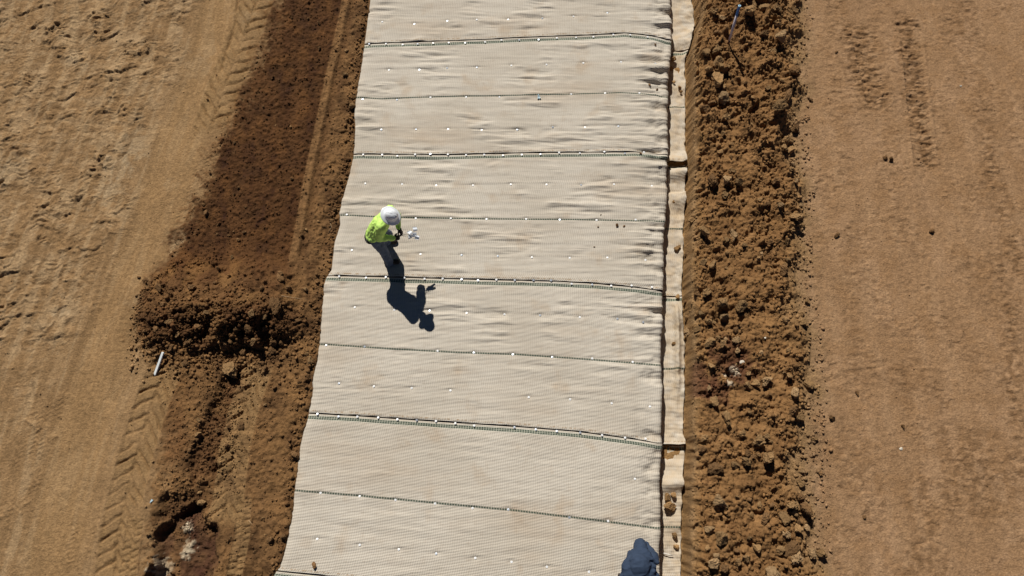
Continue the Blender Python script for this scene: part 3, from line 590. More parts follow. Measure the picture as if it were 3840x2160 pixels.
for n, (px, py, r) in enumerate(BERM):
    rr = r / 195 * 1.06; x, y = P(px, py, .12); x = float(x); y = float(y)
    if math.hypot(px - 2770, py - 260) < 85: rr *= .5
    if x < float(fx(FLAP, np.array([y]))[0]) + .04:
        x = float(fx(FLAP, np.array([y]))[0]) + .05
    c = random.choice((0, 0, 0, 1, 2)); clod(x, y, rr, berm_label(x, y, rr, c), "clods tumbled in the right spoil bank", c, squash=.85, sink=.12)
# stones on the flap of the mat in the trench
for px, py, r, lb in [(2525, 225, 17, "dark clod lying on the trench flap beside the topmost green band"), (2549, 328, 9, "small dark clod on the trench flap, upper of two below the topmost band"), (2552, 345, 9, "tiny dark clod on the trench flap, lower of two below the topmost band"), (2526, 308, 7, "small dark clod at the left rim of the trench flap"),
  (2527, 1288, 12, "lone brown clod on the trench flap level with the shadow's head"), (2525, 757, 9, "brown clod tucked beside the crumpled fold of the trench flap"), (2540, 930, 12, "rounded clod on the right rim of the trench flap level with the boots"), (2541, 1112, 10, "small clod on the flap just above its long twisted fold"),
  (2526, 1855, 15, "pale clod on the trench flap, topmost of the lower cluster"), (2499, 1864, 16, "flat clod on the trench flap, leftmost of the lower cluster"), (2511, 1902, 23, "biggest clod on the trench flap, beside the lowest thin green line"), (2530, 2008, 13, "rusty brown clod on the trench flap beside the crouching person"), (2535, 2050, 10, "dirt clod on the flap right of the bent person's head")]:
    x, y = P(px, py, -.34); clod(float(x), float(y), r / 195, lb, None, 0, z=-.36, sink=.2)
LEFTR = (zz([(520,600,46),(385,530,32),(1715,500,42),(1795,605,44),(1660,780,78),(845,600,44),(990,850,32),(810,1130,54),(1165,1150,62),(1650,1140,55),(1880,925,42),(1540,1330,36),(1570,1400,28),(780,1355,44),(1980,1260,36),(2010,1320,44),(1635,1240,46),(640,1195,42),(1110,410,22),(1240,305,22),(1530,605,34),(320,497,20),(435,710,20),(1960,620,24),(1430,850,50),(1230,1130,32),(480,1010,34),(700,1060,36),(560,770,34),(1070,560,26),(1350,1240,40),(1450,1140,36),(1730,1150,32),(1530,870,36),(900,990,34),(620,940,36),(1280,1010,44),(1400,1000,46),(1560,1010,40),(380,1030,24),(470,1220,26),(950,1290,28),(1100,840,20)], 400, 850, .3796)
 + zz([(1595,750,50),(1335,487,26),(1222,192,20),(1605,515,28),(1660,1060,45),(795,550,12),(780,695,14),(860,795,16),(640,885,12),(895,1260,14),(1045,1275,15),(775,1075,16),(440,1415,18),(385,1350,16),(480,1435,20),(210,1000,20),(302,755,12),(935,805,12),(1500,500,20),(1420,1155,20),(1060,180,18),(1330,230,20),(1460,1340,22),(1665,1425,28)], 700, 0, kz)
 + zz([(737,692,34),(1697,920,22),(2030,662,28),(1740,862,20),(708,605,18),(965,920,20),(1060,960,20),(1060,440,24),(1015,510,18),(775,290,20),(1010,885,14),(1130,635,12),(850,815,14),(1595,350,28),(1940,450,26),(2000,770,22),(1860,780,14),(1480,1300,32),(850,910,18),(1120,890,22)], 500, 540, .3726)
 + zz([(800,590,66),(920,440,34),(1768,985,40),(1432,115,18),(1620,1020,38),(1535,762,17),(590,520,22),(780,460,34),(715,540,26),(1440,1160,26),(1310,885,18),(1560,960,14),(1410,960,18),(1500,1090,20),(180,960,34),(1150,980,14)], 500, 1700, .3175)
 + zz([(662,212,40),(1395,1025,56),(1240,1030,52),(1090,1080,42),(840,1130,46),(722,1342,34),(2100,1385,58),(2120,402,24),(1210,1280,46),(2150,455,24),(1710,745,26),(1920,660,18),(2110,800,22),(1330,125,22),(1130,1010,24),(850,940,32),(850,1190,30)], 500, 1300, .29))
def left_label(x, y, r):
    sz = "pebble-sized" if r < .035 else "fist-sized" if r < .065 else "mid-sized" if r < .10 else "large"
    xl = float(fx(LEFT, np.array([y]))[0]); d = xl - x
    dpx = 1 if d < .55 else 2 if d < 1.6 else 3
    w = {1: "close to the mat's left edge", 2: "in the moist strip left of the mat", 3: "further out on the left ground"}[dpx]
    a = PD(*MOUND)
    if abs(x - a[0]) < 1.55 and -1.1 < y - a[1] < 1.0: w = ("low on the shaded face of the left mound" if y - a[1] < -.25 else "on top of the left mound") + (", left half" if x < a[0] else ", right half"); return f"{sz} brown earth clod {w}"
    return f"{sz} brown clod {w}, {rowword(y)}"
for n, (px, py, r) in enumerate(LEFTR):
    rr = max(r / 195 * .9, .018); x, y = P(px, py, .05)
    for _ in range(3): x, y = P(px, py, float(gz(x, y)) + rr * .4)
    x = float(x); y = float(y); xl = float(fx(LEFT, np.array([y]))[0]); x = min(x, xl - rr * .8)
    clod(x, y, rr, left_label(x, y, rr), "clods scattered on the left ground", random.choice((0, 1, 1, 1)), squash=.78, sink=.25)
x, y = P(857, 1385, .1); clod(float(x), float(y), .235, "big round-topped boulder in the hollow just below the left mound", None, 0, .85, name="boulder", k=2, cat="boulder", sink=.2)
for px, py, r, lb in [(3320, 590, 9, "upper left of two dark clods side by side on the right flat"), (3340, 598, 10, "lower right of two dark clods side by side on the right flat"), (3138, 882, 10, "dark clod near the bank on the flat, level with the worker's legs"), (3494, 864, 11, "dark crumbly clod far out on the right flat"), (3041, 376, 8, "small dark clod on the flat just outside the bank's upper part"), (3213, 1472, 8, "tiny dark clod on the flat, upper of two near the cloth's lowest green band"), (3118, 1568, 12, "pair-sized clod just outside the bank by the lowest green band"), (3385, 1598, 7, "tiny dark clod on the lower right flat beside a pale stone"), (3242, 1938, 7, "small dark clod on the flat level with the bent person"), (3137, 195, 6, "tiny pebble on the flat right of the blue-tipped pole"), (3073, 1772, 9, "flat dark clod outside the lower bank")]:
    x, y = P(px, py, .02); clod(float(x), float(y), r / 195 * 1.1, lb, None, 1, sink=.2)
MPL = mat("pale_stone", (.62, .56, .46), .8, .3, .15, 8)
# a few countable clods on the mat
for px, py, r, lb in [(1179, 2119, 9, "lone brown clod on the mat near its lower left corner"), (2402, 576, 5, "tiny brown clod on the mat at the second green band's right end"), (2313, 845, 8, "crumbled brown dirt lump on the mat right of the worker"), (2253, 806, 3, "tiny dark crumb above the thin green line right of the worker"), (2243, 852, 4, "small crumb left of the crumbled dirt lump on the mat"), (2228, 926, 3, "dark crumb on the mat below the dirt lump"), (2458, 166, 5, "brown crumb on the mat under the topmost band's right end"), (2436, 316, 6, "brown crumb on the mat's right shoulder, left of another"), (2465, 333, 7, "dark twig-like crumb on the mat's right shoulder"), (2340, 848, 5, "reddish crumb right of the crumbled dirt lump")]:
    x, y = P(px, py, .03); z = float(matz(np.array([[float(x)]]), np.array([[float(y)]]))[0, 0]); clod(float(x), float(y), r / 195, lb, None, 1, z=z, sink=.1)
# random mid-sized ones bring the countable clods near 300
tries = 0; extra = 0
while extra < 45 and tries < 4000:
    tries += 1; y = random.uniform(-1.2, 10); xf_ = float(fx(FLAP, np.array([y]))[0]); x = xf_ + random.uniform(.35, 2.2)
    if any((x - a) ** 2 + (y - b) ** 2 < (.6 * (r + .06)) ** 2 for a, b, r in placed): continue
    rr = random.uniform(.04, .062); clod(x, y, rr, berm_label(x, y, rr, 0), "clods tumbled in the right spoil bank", random.choice((0, 0, 1)), squash=.8, sink=.25); extra += 1

# crumbs nobody could count
bases = []
for k in range(10):
    me = rock_mesh(200 + k, 1, 5, .2); v = np.array([w.co[:] for w in me.vertices]); fcs = np.array([p.vertices[:] for p in me.polygons]); bases.append((v, fcs)); bpy.data.meshes.remove(me)
def scatter(name, X, Y, Rr, m, label, z=None, C=None):
    Vs, Fs, Cs = [], [], []; o = 0; Z = gz(X, Y) if z is None else z
    for i in range(len(X)):
        v, f = bases[i % 10]; a = random.uniform(0, 6.28); c, s = math.cos(a), math.sin(a); e = Euler((random.uniform(-1, 1), random.uniform(-1, 1), a)).to_matrix()
        M = np.array(e); sc = np.array([Rr[i] * random.uniform(.8, 1.3), Rr[i] * random.uniform(.7, 1.1), Rr[i] * random.uniform(.55, .95)])
        p = (v * sc) @ M.T + np.array([X[i], Y[i], Z[i] + Rr[i] * .35]); Vs.append(p); Fs.append(f + o); o += len(v); Cs.append(np.repeat(C[i][None, :], len(v), 0))
    V = np.concatenate(Vs); F = np.concatenate(Fs); me = bpy.data.meshes.new(name); nf = len(F)
    me.vertices.add(len(V)); me.vertices.foreach_set("co", V.astype(np.float32).ravel()); me.loops.add(nf * 3); me.loops.foreach_set("vertex_index", F.astype(np.int32).ravel())
    me.polygons.add(nf); me.polygons.foreach_set("loop_start", (np.arange(nf) * 3).astype(np.int32)); me.update(calc_edges=True); cattr(me, "soil", np.concatenate(Cs))
    ob = link(name, me, m); tag(ob, label, "soil", None, 'stuff'); return ob
def gcol(x, y):
    i = np.clip(((x + 11.6) / .0165).astype(int) + ix0, 0, len(gx_) - 1); j = np.clip(((y + 2.3) / .0165).astype(int) + iy0, 0, len(gy_) - 1); return Cc[j, i]
def sizes(n, a, b, p=2.2): return a + (b - a) * rng.random(n) ** p
# right bank
n = 9500; Y = rng.uniform(-1.8, 10.5, n); xf_ = fx(FLAP, Y); t = rng.beta(1.5, 1.3, n); X = xf_ + .12 + t * 2.3
keep = fbm(X / .5 + 4, Y / .5, 3, 6) < rng.normal(.06, .12, n); keep |= (t > .55) & (rng.random(n) < .3)
for (px, py, r_) in [(1880, 690, .5), (1905, 850, .4), (1945, 985, .35), (1850, 1225, .5), (1870, 430, .3), (1790, 560, .35), (1800, 1080, .35)]:
    a = PD(px, py); keep &= (np.hypot(X - a[0], Y - a[1]) > r_ * rng.uniform(.7, 1.2, n)) | (rng.random(n) < .15)
_ = 0; X, Y, t = X[keep], Y[keep], t[keep]
Rr = sizes(len(X), .008, .042, 2.6) * np.where(t < .15, .6, 1); c = gcol(X, Y) * rng.uniform(.75, 1.3, (len(X), 1)); scatter("soil_crumbs", X, Y, Rr, MS, "loose brown soil crumbs strewn over the right spoil bank", C=c)
n = 1500; Y = rng.uniform(-1.8, 10.5, n); X = fx(FLAP, Y) + .08 + rng.random(n) ** 1.3 * .42; Rr = sizes(n, .008, .030, 2.4)
c = gcol(X, Y) * rng.uniform(.75, 1.25, (n, 1)); scatter("soil_crumbs", X, Y, Rr, MS, "loose crumbs along the trench lip right of the mat flap", C=c)
# left moist strip and mound
n = 7500; Y = rng.uniform(-1.8, 10.5, n); xl_ = fx(LEFT, Y); X = xl_ - .05 - rng.random(n) ** .8 * 3.3
bxy = path([(720,-120),(700,0),(640,150),(575,300),(520,440),(465,560),(430,640),(345,760),(350,860),(400,930),(420,1050),(395,1200),(385,1300),(350,1460),(330,1600)])
keep = X > fx(bxy, Y) + rng.normal(.0, .1, n); X, Y = X[keep], Y[keep]; a = PD(*MOUND)
Rr = sizes(len(X), .007, .024, 3.0)
n = 4600; mx = rng.normal(0, .85, n); my = rng.normal(-.60, .36, n); ok = (np.abs(mx) < 1.6) & (my > -1.6) & (my < .5)
X = np.concatenate([X, a[0] + mx[ok]]); Y = np.concatenate([Y, a[1] + my[ok]]); Rr = np.concatenate([Rr, sizes(ok.sum(), .008, .048, 3.2)])
n = 700; th_ = rng.uniform(1.6, 4.7, n); X = np.concatenate([X, a[0] + 1.5 * np.cos(th_) + rng.normal(0, .07, n)]); Y = np.concatenate([Y, a[1] + .95 * np.sin(th_) - .1 + rng.normal(0, .07, n)]); Rr = np.concatenate([Rr, sizes(n, .007, .032, 2.4)])
n = 900; yy = rng.uniform(-1.6, 10.2, n); Y = np.concatenate([Y, yy]); X = np.concatenate([X, fx(LEFT, yy) - np.abs(rng.normal(.0, .09, n)) - .03]); Rr = np.concatenate([Rr, sizes(n, .010, .042, 2.6)])
for (x0, y0, sx, sy, n) in [(560, 1050, .22, .6, 700), (470, 1300, .25, .2, 350), (500, 1180, .3, .3, 300)]:
    c0 = PD(x0, y0); X = np.concatenate([X, c0[0] + rng.normal(0, sx, n)]); Y = np.concatenate([Y, c0[1] + rng.normal(0, sy, n)]); Rr = np.concatenate([Rr, sizes(n, .008, .03, 2.2)])
ok = X < fx(LEFT, Y) - Rr; X, Y, Rr = X[ok], Y[ok], Rr[ok]
c = gcol(X, Y) * rng.uniform(.85, 1.4, (len(X), 1)); scatter("soil_crumbs", X, Y, Rr, MS, "small stones and crumbs over the moist strip and mound", C=c)
# thin scatter on the flats
n = 900; X = rng.uniform(5.2, 11, n); Y = rng.uniform(-1.8, 10.4, n); ok = rng.random(n) < np.exp(-(X - 5.2) / 1.6) + .12; X, Y = X[ok], Y[ok]
n = 420; X = np.concatenate([X, rng.uniform(-11, -5.2, n)]); Y = np.concatenate([Y, rng.uniform(-1.8, 10.4, n)]); Rr = sizes(len(X), .005, .018, 3)
c = gcol(X, Y) * rng.uniform(.6, 1.2, (len(X), 1)); scatter("soil_crumbs", X, Y, Rr, MS, "sparse pebbles scattered over the driven flats", C=c)

# ---------------------------------------------------------------- stakes, poles, scraps
def tube(pts, rad, n=12, cap=True):
    bm = bmesh.new(); rings = []; pts = [Vector(p) for p in pts]
    for i, p in enumerate(pts):
        d = (pts[min(i + 1, len(pts) - 1)] - pts[max(i - 1, 0)]).normalized(); a = d.orthogonal().normalized(); b = d.cross(a); r = rad[i] if hasattr(rad, '__len__') else rad
        rings.append([bm.verts.new(p + (a * math.cos(2 * math.pi * k / n) + b * math.sin(2 * math.pi * k / n)) * r) for k in range(n)])
    for A, B in zip(rings, rings[1:]):
        for k in range(n): bm.faces.new((A[k], A[(k + 1) % n], B[(k + 1) % n], B[k]))
    if cap: bm.faces.new(rings[0][::-1]); bm.faces.new(rings[-1])
    bmesh.ops.recalc_face_normals(bm, faces=bm.faces)
    me = bpy.data.meshes.new("tube"); bm.to_mesh(me); bm.free(); me.polygons.foreach_set("use_smooth", [len(p.vertices) == 4 for p in me.polygons]); return me
MPOLE = mat("grey_plastic_pole", (.55, .51, .58), .45, .4, .08, 12); MBLUE = mat("blue_paint", (.015, .13, .42), .4, .5); MRIM = mat("pale_blue_rim", (.42, .66, .82), .4, .5); MRUST = mat("mud_stained_base", (.20, .10, .055), .9, .1, .2, 30)
bx_, by_ = PD(1825, 125, .08); b0 = Vector((float(bx_), float(by_), float(gz(bx_, by_)) - .03)); tp = V3(1860 * DD, 15 * DD, 1.15)
pole = empty("marker_pole", b0); tag(pole, "thin grey tube pole with blue painted top standing in the right spoil bank", "marker pole")
ax = (tp - b0); L_ = ax.length; axn = ax.normalized()
link("pole_shaft", tube([axn * (L_ * .12), axn * (L_ * .77)], .024), MPOLE, pole); link("muddy_base", tube([axn * 0, axn * (L_ * .12)], [.026, .0245]), MRUST, pole)
cap_ = link("painted_top", tube([axn * (L_ * .77), axn * (L_ * .992)], .0255, cap=False), MBLUE, pole)
bm = bmesh.new(); q_ = Vector((0, 0, 1)).rotation_difference(axn).to_matrix()
prf = [(.027, -.012), (.027, .004), (.024, .006), (.014, .006), (.013, -.06)]; rg = [[bm.verts.new(axn * L_ + q_ @ Vector((r * math.cos(k * .3927), r * math.sin(k * .3927), z))) for k in range(16)] for r, z in prf]
for A, B in zip(rg, rg[1:]):
    for k in range(16): bm.faces.new((A[k], A[(k + 1) % 16], B[(k + 1) % 16], B[k]))
bmesh.ops.recalc_face_normals(bm, faces=bm.faces); me = bpy.data.meshes.new("rim"); bm.to_mesh(me); bm.free(); link("tube_rim", me, MRIM, cap_)
link("wire_tie", tube([axn * L_ * .2, axn * L_ * .2 + Vector((.03, -.012, .01)), axn * L_ * .2 + Vector((.045, .0, .03)), axn * L_ * .2 + Vector((.05, .012, .04))], .003, 6), MPOLE, pole)
# white stake at left, one end raised on the mound's foot
MST = mat("white_stake_paint", (.80, .83, .82), .5, .4, .12, 14); MRED = mat("faded_red_edge", (.35, .12, .13), .7, .2)
def stake_mesh(a, b, w, t):
    d = (b - a); L = d.length; d.normalize(); s = d.cross(Vector((0, 0, 1))).normalized(); u = s.cross(d); bm = bmesh.new()
    secs = [(0, .82), (.012, 1), (L * .5, 1.0), (L - .012, 1), (L, .82)]; rings = []
    for l, k in secs: rings.append([bm.verts.new(a + d * l + s * (sx * w / 2 * k) + u * (sy * t / 2 * k)) for sx, sy in ((-1, -.6), (-.8, -1), (.8, -1), (1, -.6), (1, .6), (.8, 1), (-.8, 1), (-1, .6))])
    for A, B in zip(rings, rings[1:]):
        for k in range(8): bm.faces.new((A[k], A[(k + 1) % 8], B[(k + 1) % 8], B[k]))
    bm.faces.new(rings[0][::-1]); bm.faces.new(rings[-1]); bmesh.ops.recalc_face_normals(bm, faces=bm.faces); me = bpy.data.meshes.new("stake"); bm.to_mesh(me); bm.free(); return me
s0 = V3(386 * DD, 942 * DD, .05); s1 = V3(411 * DD, 886 * DD, .12)
s0.z = float(gz(s0.x, s0.y)) + .03; s1.z = max(float(gz(s1.x, s1.y)) + .04, .12)
sm = stake_mesh(s0 - s0, s1 - s0, .046, .03); so_ = link("survey_stake", sm, MST, None, s0); tag(so_, "white painted wooden stake lying at the lower left foot of the mound", "stake")
f0 = V3(1669 * DD, 1391 * DD, -.34); f1_ = V3(1693 * DD, 1397 * DD, -.35)
o = link("wire_rod", tube([f0 - f0, (f1_ - f0) * .5 + Vector((0, 0, .006)), f1_ - f0], .007, 8), mat("white_rod", (.78, .74, .68), .5), None, f0); tag(o, "thin white rod across the trench flap right of the bent person", "rod")
def scrap(px, py, z, size, label, m, name="plastic_scrap", folds=2.0, cat="scrap"):
    x, y = P(px, py, z); n = 7; bm = bmesh.new(); vs = []
    for j in range(n):
        for i in range(n):
            u_, v_ = i / (n - 1) - .5, j / (n - 1) - .5; vs.append(bm.verts.new((u_ * size * (1 - .8 * (v_ + .5)), v_ * size * 1.2, .35 * size * abs(math.sin(u_ * 3 * folds)) + .12 * size * math.sin(v_ * 5))))
    for j in range(n - 1):
        for i in range(n - 1): bm.faces.new((vs[j * n + i], vs[j * n + i + 1], vs[(j + 1) * n + i + 1], vs[(j + 1) * n + i]))
    me = bpy.data.meshes.new(name); bm.to_mesh(me); bm.free(); o = link(name, me, m, None, (float(x), float(y), z)); o.rotation_euler = (0, 0, random.uniform(0, 6))
    md = o.modifiers.new("t", 'SOLIDIFY'); md.thickness = .003; tag(o, label, cat); return o
MBW = mat("bluish_white_plastic", (.62, .76, .82), .4, .5)
scrap(2020, 363, .055, .075, "crumpled pale blue plastic scrap just under the topmost thin green line", MBW)
x, y = P(569, 1879, .03); scrap(569, 1879, float(gz(x, y)) + .01, .05, "bright white scrap on the left lug tracks", MBW)
for px, py, r, lb in [(2779, 1361, 10, "pale angular stone right of the white patch in the spoil bank"), (2858, 1273, 5, "small pale pebble on the spoil bank's smooth hump"), (3383, 1682, 7, "flat pale stone on the lower right flat"), (3606, 318, 5, "tiny pale stone on the upper right flat")]:
    x, y = P(px, py, .05); o = link("pale_stone", rock_mesh(500 + px, 2, 6, .1), MPL); rr = r / 195; o.scale = (rr, rr * .8, rr * .5); o.location = (float(x), float(y), float(gz(x, y)) + rr * .2); tag(o, lb, "stone")
# twigs and straw
MTW = mat("dry_twig", (.42, .30, .18), .9, .1)
for (a, b, c, lb) in [((1070, 1122), (1120, 1123), (1155, 1126), "thin pale twig on the right flank of the left mound"), ((928, 1950), (940, 1960), (950, 1972), "dry twig lying beside the lower wheel print"), ((2580, 600), (2600, 590), (2612, 580), "straw stalk in the spoil bank near the trench"), ((1230, 870), (1243, 850), (1238, 835), "bent twig between moist strip and mat, left of the worker")]:
    pp = []
    for (px, py) in (a, b, c): x, y = P(px, py, .05); pp.append(Vector((float(x), float(y), float(gz(x, y)) + .012)))
    o = link("twig", tube([p - pp[0] for p in pp], [.0045, .004, .0025], 6), MTW, None, pp[0]); tag(o, lb, "twig")

# ---------------------------------------------------------------- people
def cap_mesh(bm, p0, p1, r0, r1, flat=1.0, n=14):
    p0 = Vector(p0); p1 = Vector(p1); d = p1 - p0; L = d.length
    if L < 1e-6: d = Vector((0, 0, 1)); L = 1e-4
    q = Vector((0, 0, 1)).rotation_difference(d.normalized()).to_matrix(); secs = []
    for k in range(1, 6): a = math.pi / 2 * (1 - k / 5); secs.append((-r0 * math.sin(a), r0 * math.cos(a)))
    for k in range(0, 5): a = math.pi / 2 * k / 5; secs.append((L + r1 * math.sin(a), r1 * math.cos(a)))
    lo = bm.verts.new(p0 + q @ Vector((0, 0, -r0))); hi = bm.verts.new(p0 + q @ Vector((0, 0, L + r1)))
    rings = [[bm.verts.new(p0 + q @ Vector((r * math.cos(2 * math.pi * k / n), r * math.sin(2 * math.pi * k / n), z))) for k in range(n)] for z, r in secs]
    for k in range(n):
        bm.faces.new((lo, rings[0][(k + 1) % n], rings[0][k])); bm.faces.new((hi, rings[-1][k], rings[-1][(k + 1) % n]))
    for A, B in zip(rings, rings[1:]):
        for k in range(n): bm.faces.new((A[k], A[(k + 1) % n], B[(k + 1) % n], B[k]))
def ell_mesh(bm, c, rad, M3=None):
    r = bmesh.ops.create_uvsphere(bm, u_segments=20, v_segments=14, radius=1); M3 = M3 or Matrix.Identity(3)
    for v in r['verts']: v.co = Vector(c) + M3 @ Vector((v.co.x * rad[0], v.co.y * rad[1], v.co.z * rad[2]))
def blob(name, parts, voxel, m, parent, base, smooth=4, wr=None):
    "closed pieces fused by a voxel remesh into ONE continuous skin"
    bm = bmesh.new()
    for p in parts:
        if p[0] == 'c': cap_mesh(bm, *p[1:])
        else: ell_mesh(bm, *p[1:])
    bmesh.ops.translate(bm, verts=bm.verts, vec=-Vector(base))
    me = bpy.data.meshes.new(name); bm.to_mesh(me); bm.free(); t = bpy.data.objects.new("tmp", me); S.collection.objects.link(t)
    r = t.modifiers.new("r", 'REMESH'); r.mode = 'VOXEL'; r.voxel_size = voxel
    if smooth: s = t.modifiers.new("s", 'SMOOTH'); s.factor = .6; s.iterations = smooth
    out = bpy.data.meshes.new_from_object(t.evaluated_get(bpy.context.evaluated_depsgraph_get())); bpy.data.objects.remove(t); bpy.data.meshes.remove(me)
    if wr:
        amp, fr, st = wr; nrm = [v.normal.copy() for v in out.vertices]
        for v, n_ in zip(out.vertices, nrm):
            p = Vector((v.co.x * st[0], v.co.y * st[1], v.co.z * st[2])) * fr; a = mnoise.noise(p) + .5 * mnoise.noise(p * 2.1 + Vector((7, 3, 1)))
            v.co += n_ * amp * (1 - 2 * abs(a)) 
    out.name = name; out.materials.clear(); out.polygons.foreach_set("use_smooth", [True] * len(out.polygons))
    return link(name, out, m, parent)
def hand_parts(w, d, up, side, r=1.0, curl=1.0):
    "palm, four bent fingers of different length and a thumb leaving the palm's side; w wrist, d forward, up back-of-hand, side towards the thumb"
    d = d.normalized(); up = up.normalized(); side = side.normalized(); P_ = []
    for k, o_ in enumerate((.030, .010, -.010, -.029)): P_.append(('c', w + d * .005 + side * o_ * .6, w + d * .085 + side * o_, .015 * r, .0125 * r))
    for k, (o_, L) in enumerate(((.030, .072), (.010, .080), (-.010, .074), (-.029, .058))):
        b = w + d * .088 + side * o_; a1 = .55 * curl; a2 = 1.35 * curl; a3 = 2.1 * curl
        p1 = b + (d * math.cos(a1) - up * math.sin(a1)) * L * .5; p2 = p1 + (d * math.cos(a2) - up * math.sin(a2)) * L * .32; p3 = p2 + (d * math.cos(a3) - up * math.sin(a3)) * L * .25
        P_ += [('c', b, p1, .0105 * r, .0098 * r), ('c', p1, p2, .0098 * r, .009 * r), ('c', p2, p3, .009 * r, .0078 * r)]
    t0 = w + d * .028 + side * .03; t1 = t0 + (d * .6 + side * .75 - up * .35).normalized() * .04; t2 = t1 + (d * .85 + side * .05 - up * .5).normalized() * .034
    P_ += [('c', t0, t1, .0135 * r, .0115 * r), ('c', t1, t2, .0115 * r, .0095 * r)]; return P_
SKIN = mat("skin", (.26, .15, .10), .55, .4); HAIR = mat("dark_hair", (.02, .015, .012), .7, .3)
def boot_parts(an, toe, k=1.0):
    d = toe - an; d.z = 0; d.normalize(); s = Vector((-d.y, d.x, 0)); z0 = an.z
    b = Vector((an.x, an.y, 0)); h = lambda f_, z, o_=0: b + d * f_ + Vector((0, 0, z)) + s * o_
    return [('c', h(-.02, .11), h(-.01, .22), .058 * k, .060 * k), ('c', h(-.045, .075), h(.06, .075), .047 * k, .050 * k), ('c', h(.05, .072), h(.145, .066), .050 * k, .044 * k), ('c', h(.10, .066, .012), h(.165, .062, .006), .042 * k, .036 * k), ('c', h(.10, .066, -.014), h(.155, .062, -.012), .040 * k, .036 * k)]
V = Vector
def worker1():
    zm = .045
    F = V((.93, -.36, 0)).normalized(); Sd = V((.36, .93, 0)).normalized()     # facing, and towards his left
    base = V((-2.26, 4.36, zm)); e = empty("person", base)
    tag(e, "person in white hard hat, yellow-green shirt and jeans stooping over white flags on the mat", "person")
    hipR = V((-2.385, 4.275, .92)); hipL = V((-2.345, 4.46, .93)); pel = V((-2.37, 4.37, .96))
    knR = V((-2.30, 4.21, .50)); anR = V((-2.275, 4.145, .13)); toR = V((-2.06, 4.165, .06)); knL = V((-2.235, 4.52, .52)); anL = V((-2.335, 4.55, .13)); toL = V((-2.12, 4.57, .06))
    che = V((-2.235, 4.435, 1.22)); nb = V((-2.115, 4.475, 1.40)); hd = V((-2.035, 4.455, 1.515))
    shR = V((-2.195, 4.325, 1.355)); shL = V((-2.06, 4.635, 1.355)); elR = V((-2.275, 4.235, 1.08)); elL = V((-1.985, 4.64, 1.075))
    wrR = V((-2.05, 4.275, .965)); wrL = V((-1.965, 4.455, .965)); spd = (nb - pel).normalized()
    T = Matrix((Sd, F, spd)).transposed(); dR = (V((-1.93, 4.315, .90)) - wrR).normalized(); dL = (V((-1.895, 4.35, .89)) - wrL).normalized()
    upR = V((-.2, -.5, .8)); upR = (upR - dR * upR.dot(dR)).normalized(); upL = V((.3, .55, .7)); upL = (upL - dL * upL.dot(dL)).normalized()
    sR = dR.cross(upR) * -1; sL = dL.cross(upL)
    if sR.dot(Sd) < 0: sR = -sR
    if sL.dot(Sd) > 0: sL = -sL
    hF = (F * .80 + V((0, 0, -.60))).normalized(); hU = (F * .60 + V((0, 0, .80))).normalized(); HM = Matrix((Sd, hF, hU)).transposed()
    bp_ = [('c', pel, che, .13, .14), ('e', che, (.165, .105, .19), T), ('e', pel, (.165, .115, .12), T), ('c', nb, hd, .058, .055), ('c', shR, shL, .07, .07),
        ('e', hd + hU * .015, (.075, .095, .115), HM), ('e', hd + hF * .035 - hU * .055, (.055, .06, .06), HM), ('c', hd + hF * .09 + hU * .01, hd + hF * .112 - hU * .018, .010, .014),
        ('e', hd + Sd * .076, (.012, .02, .032), HM), ('e', hd - Sd * .076, (.012, .02, .032), HM), ('c', hd + hF * .092 - hU * .045 + Sd * .018, hd + hF * .092 - hU * .045 - Sd * .018, .009, .009),
        ('c', shR, elR, .052, .042), ('c', elR, wrR, .041, .028), ('c', shL, elL, .052, .042), ('c', elL, wrL, .041, .028),
        ('c', hipR, knR, .085, .058), ('c', knR, anR, .056, .038), ('c', hipL, knL, .085, .058), ('c', knL, anL, .056, .038)]
    for a, t in ((anR, toR), (anL, toL)):
        d = (t - a); d.z = 0; d.normalize(); f = V((a.x, a.y, .085)); bp_ += [('c', a, f - d * .02, .036, .038), ('c', f - d * .02, f + d * .14, .036, .028)]
    bp_ += hand_parts(wrR, dR, upR, sR, .92) + hand_parts(wrL, dL, upL, sL, .92)
    body = blob("body", bp_, .008, SKIN, e, base, 3)
    MEY = mat("eye_white", (.7, .7, .68), .3)
    for sg in (1, -1): blob("eye", [('e', hd + hF * .088 + hU * .012 + Sd * .03 * sg, (.012, .010, .011), HM)], .003, MEY, e, base, 1)
    blob("hair", [('e', hd + hU * .028 - hF * .012, (.081, .096, .108), HM)], .008, HAIR, e, base, 2)
    # shirt
    SH = mat("hi_vis_shirt", (.58, .86, .20), .7, .2, .10, 6, .004, 25)
    low = V((-2.375, 4.365, 1.0))
    blob("shirt", [('c', low, che, .145, .15), ('e', che + spd * .02 + F * .01, (.20, .135, .21), T), ('e', low + spd * .02, (.19, .145, .11), T), ('e', (low + che) / 2 + F * .02, (.185, .145, .16), T), ('e', che + spd * .12 - F * .025, (.17, .10, .11), T), ('c', shR + (shL - shR) * .1, shL + (shR - shL) * .1, .088, .088), ('c', nb - spd * .05, nb + (hd - nb) * .15, .085, .068),
        ('c', shR, shR + (elR - shR) * .5, .085, .078), ('c', shR + (elR - shR) * .5, elR, .078, .068), ('c', elR, elR + (wrR - elR) * .55, .067, .056), ('c', elR + (wrR - elR) * .55, wrR - dR * .01, .055, .043),
        ('c', shL, elL, .085, .066), ('c', elL, wrL - dL * .015, .064, .043)], .009, SH, e, base, 4, (.010, 11, (1, 1, .55)))
    MB = mat("black_belt", (.012, .012, .012), .5, .4)
    blob("belt", [('e', low - spd * .085, (.182, .142, .03), T)], .007, MB, e, base, 2)
    JN = mat("blue_jeans", (.105, .13, .185), .85, .15, .25, 14, .003, 60)
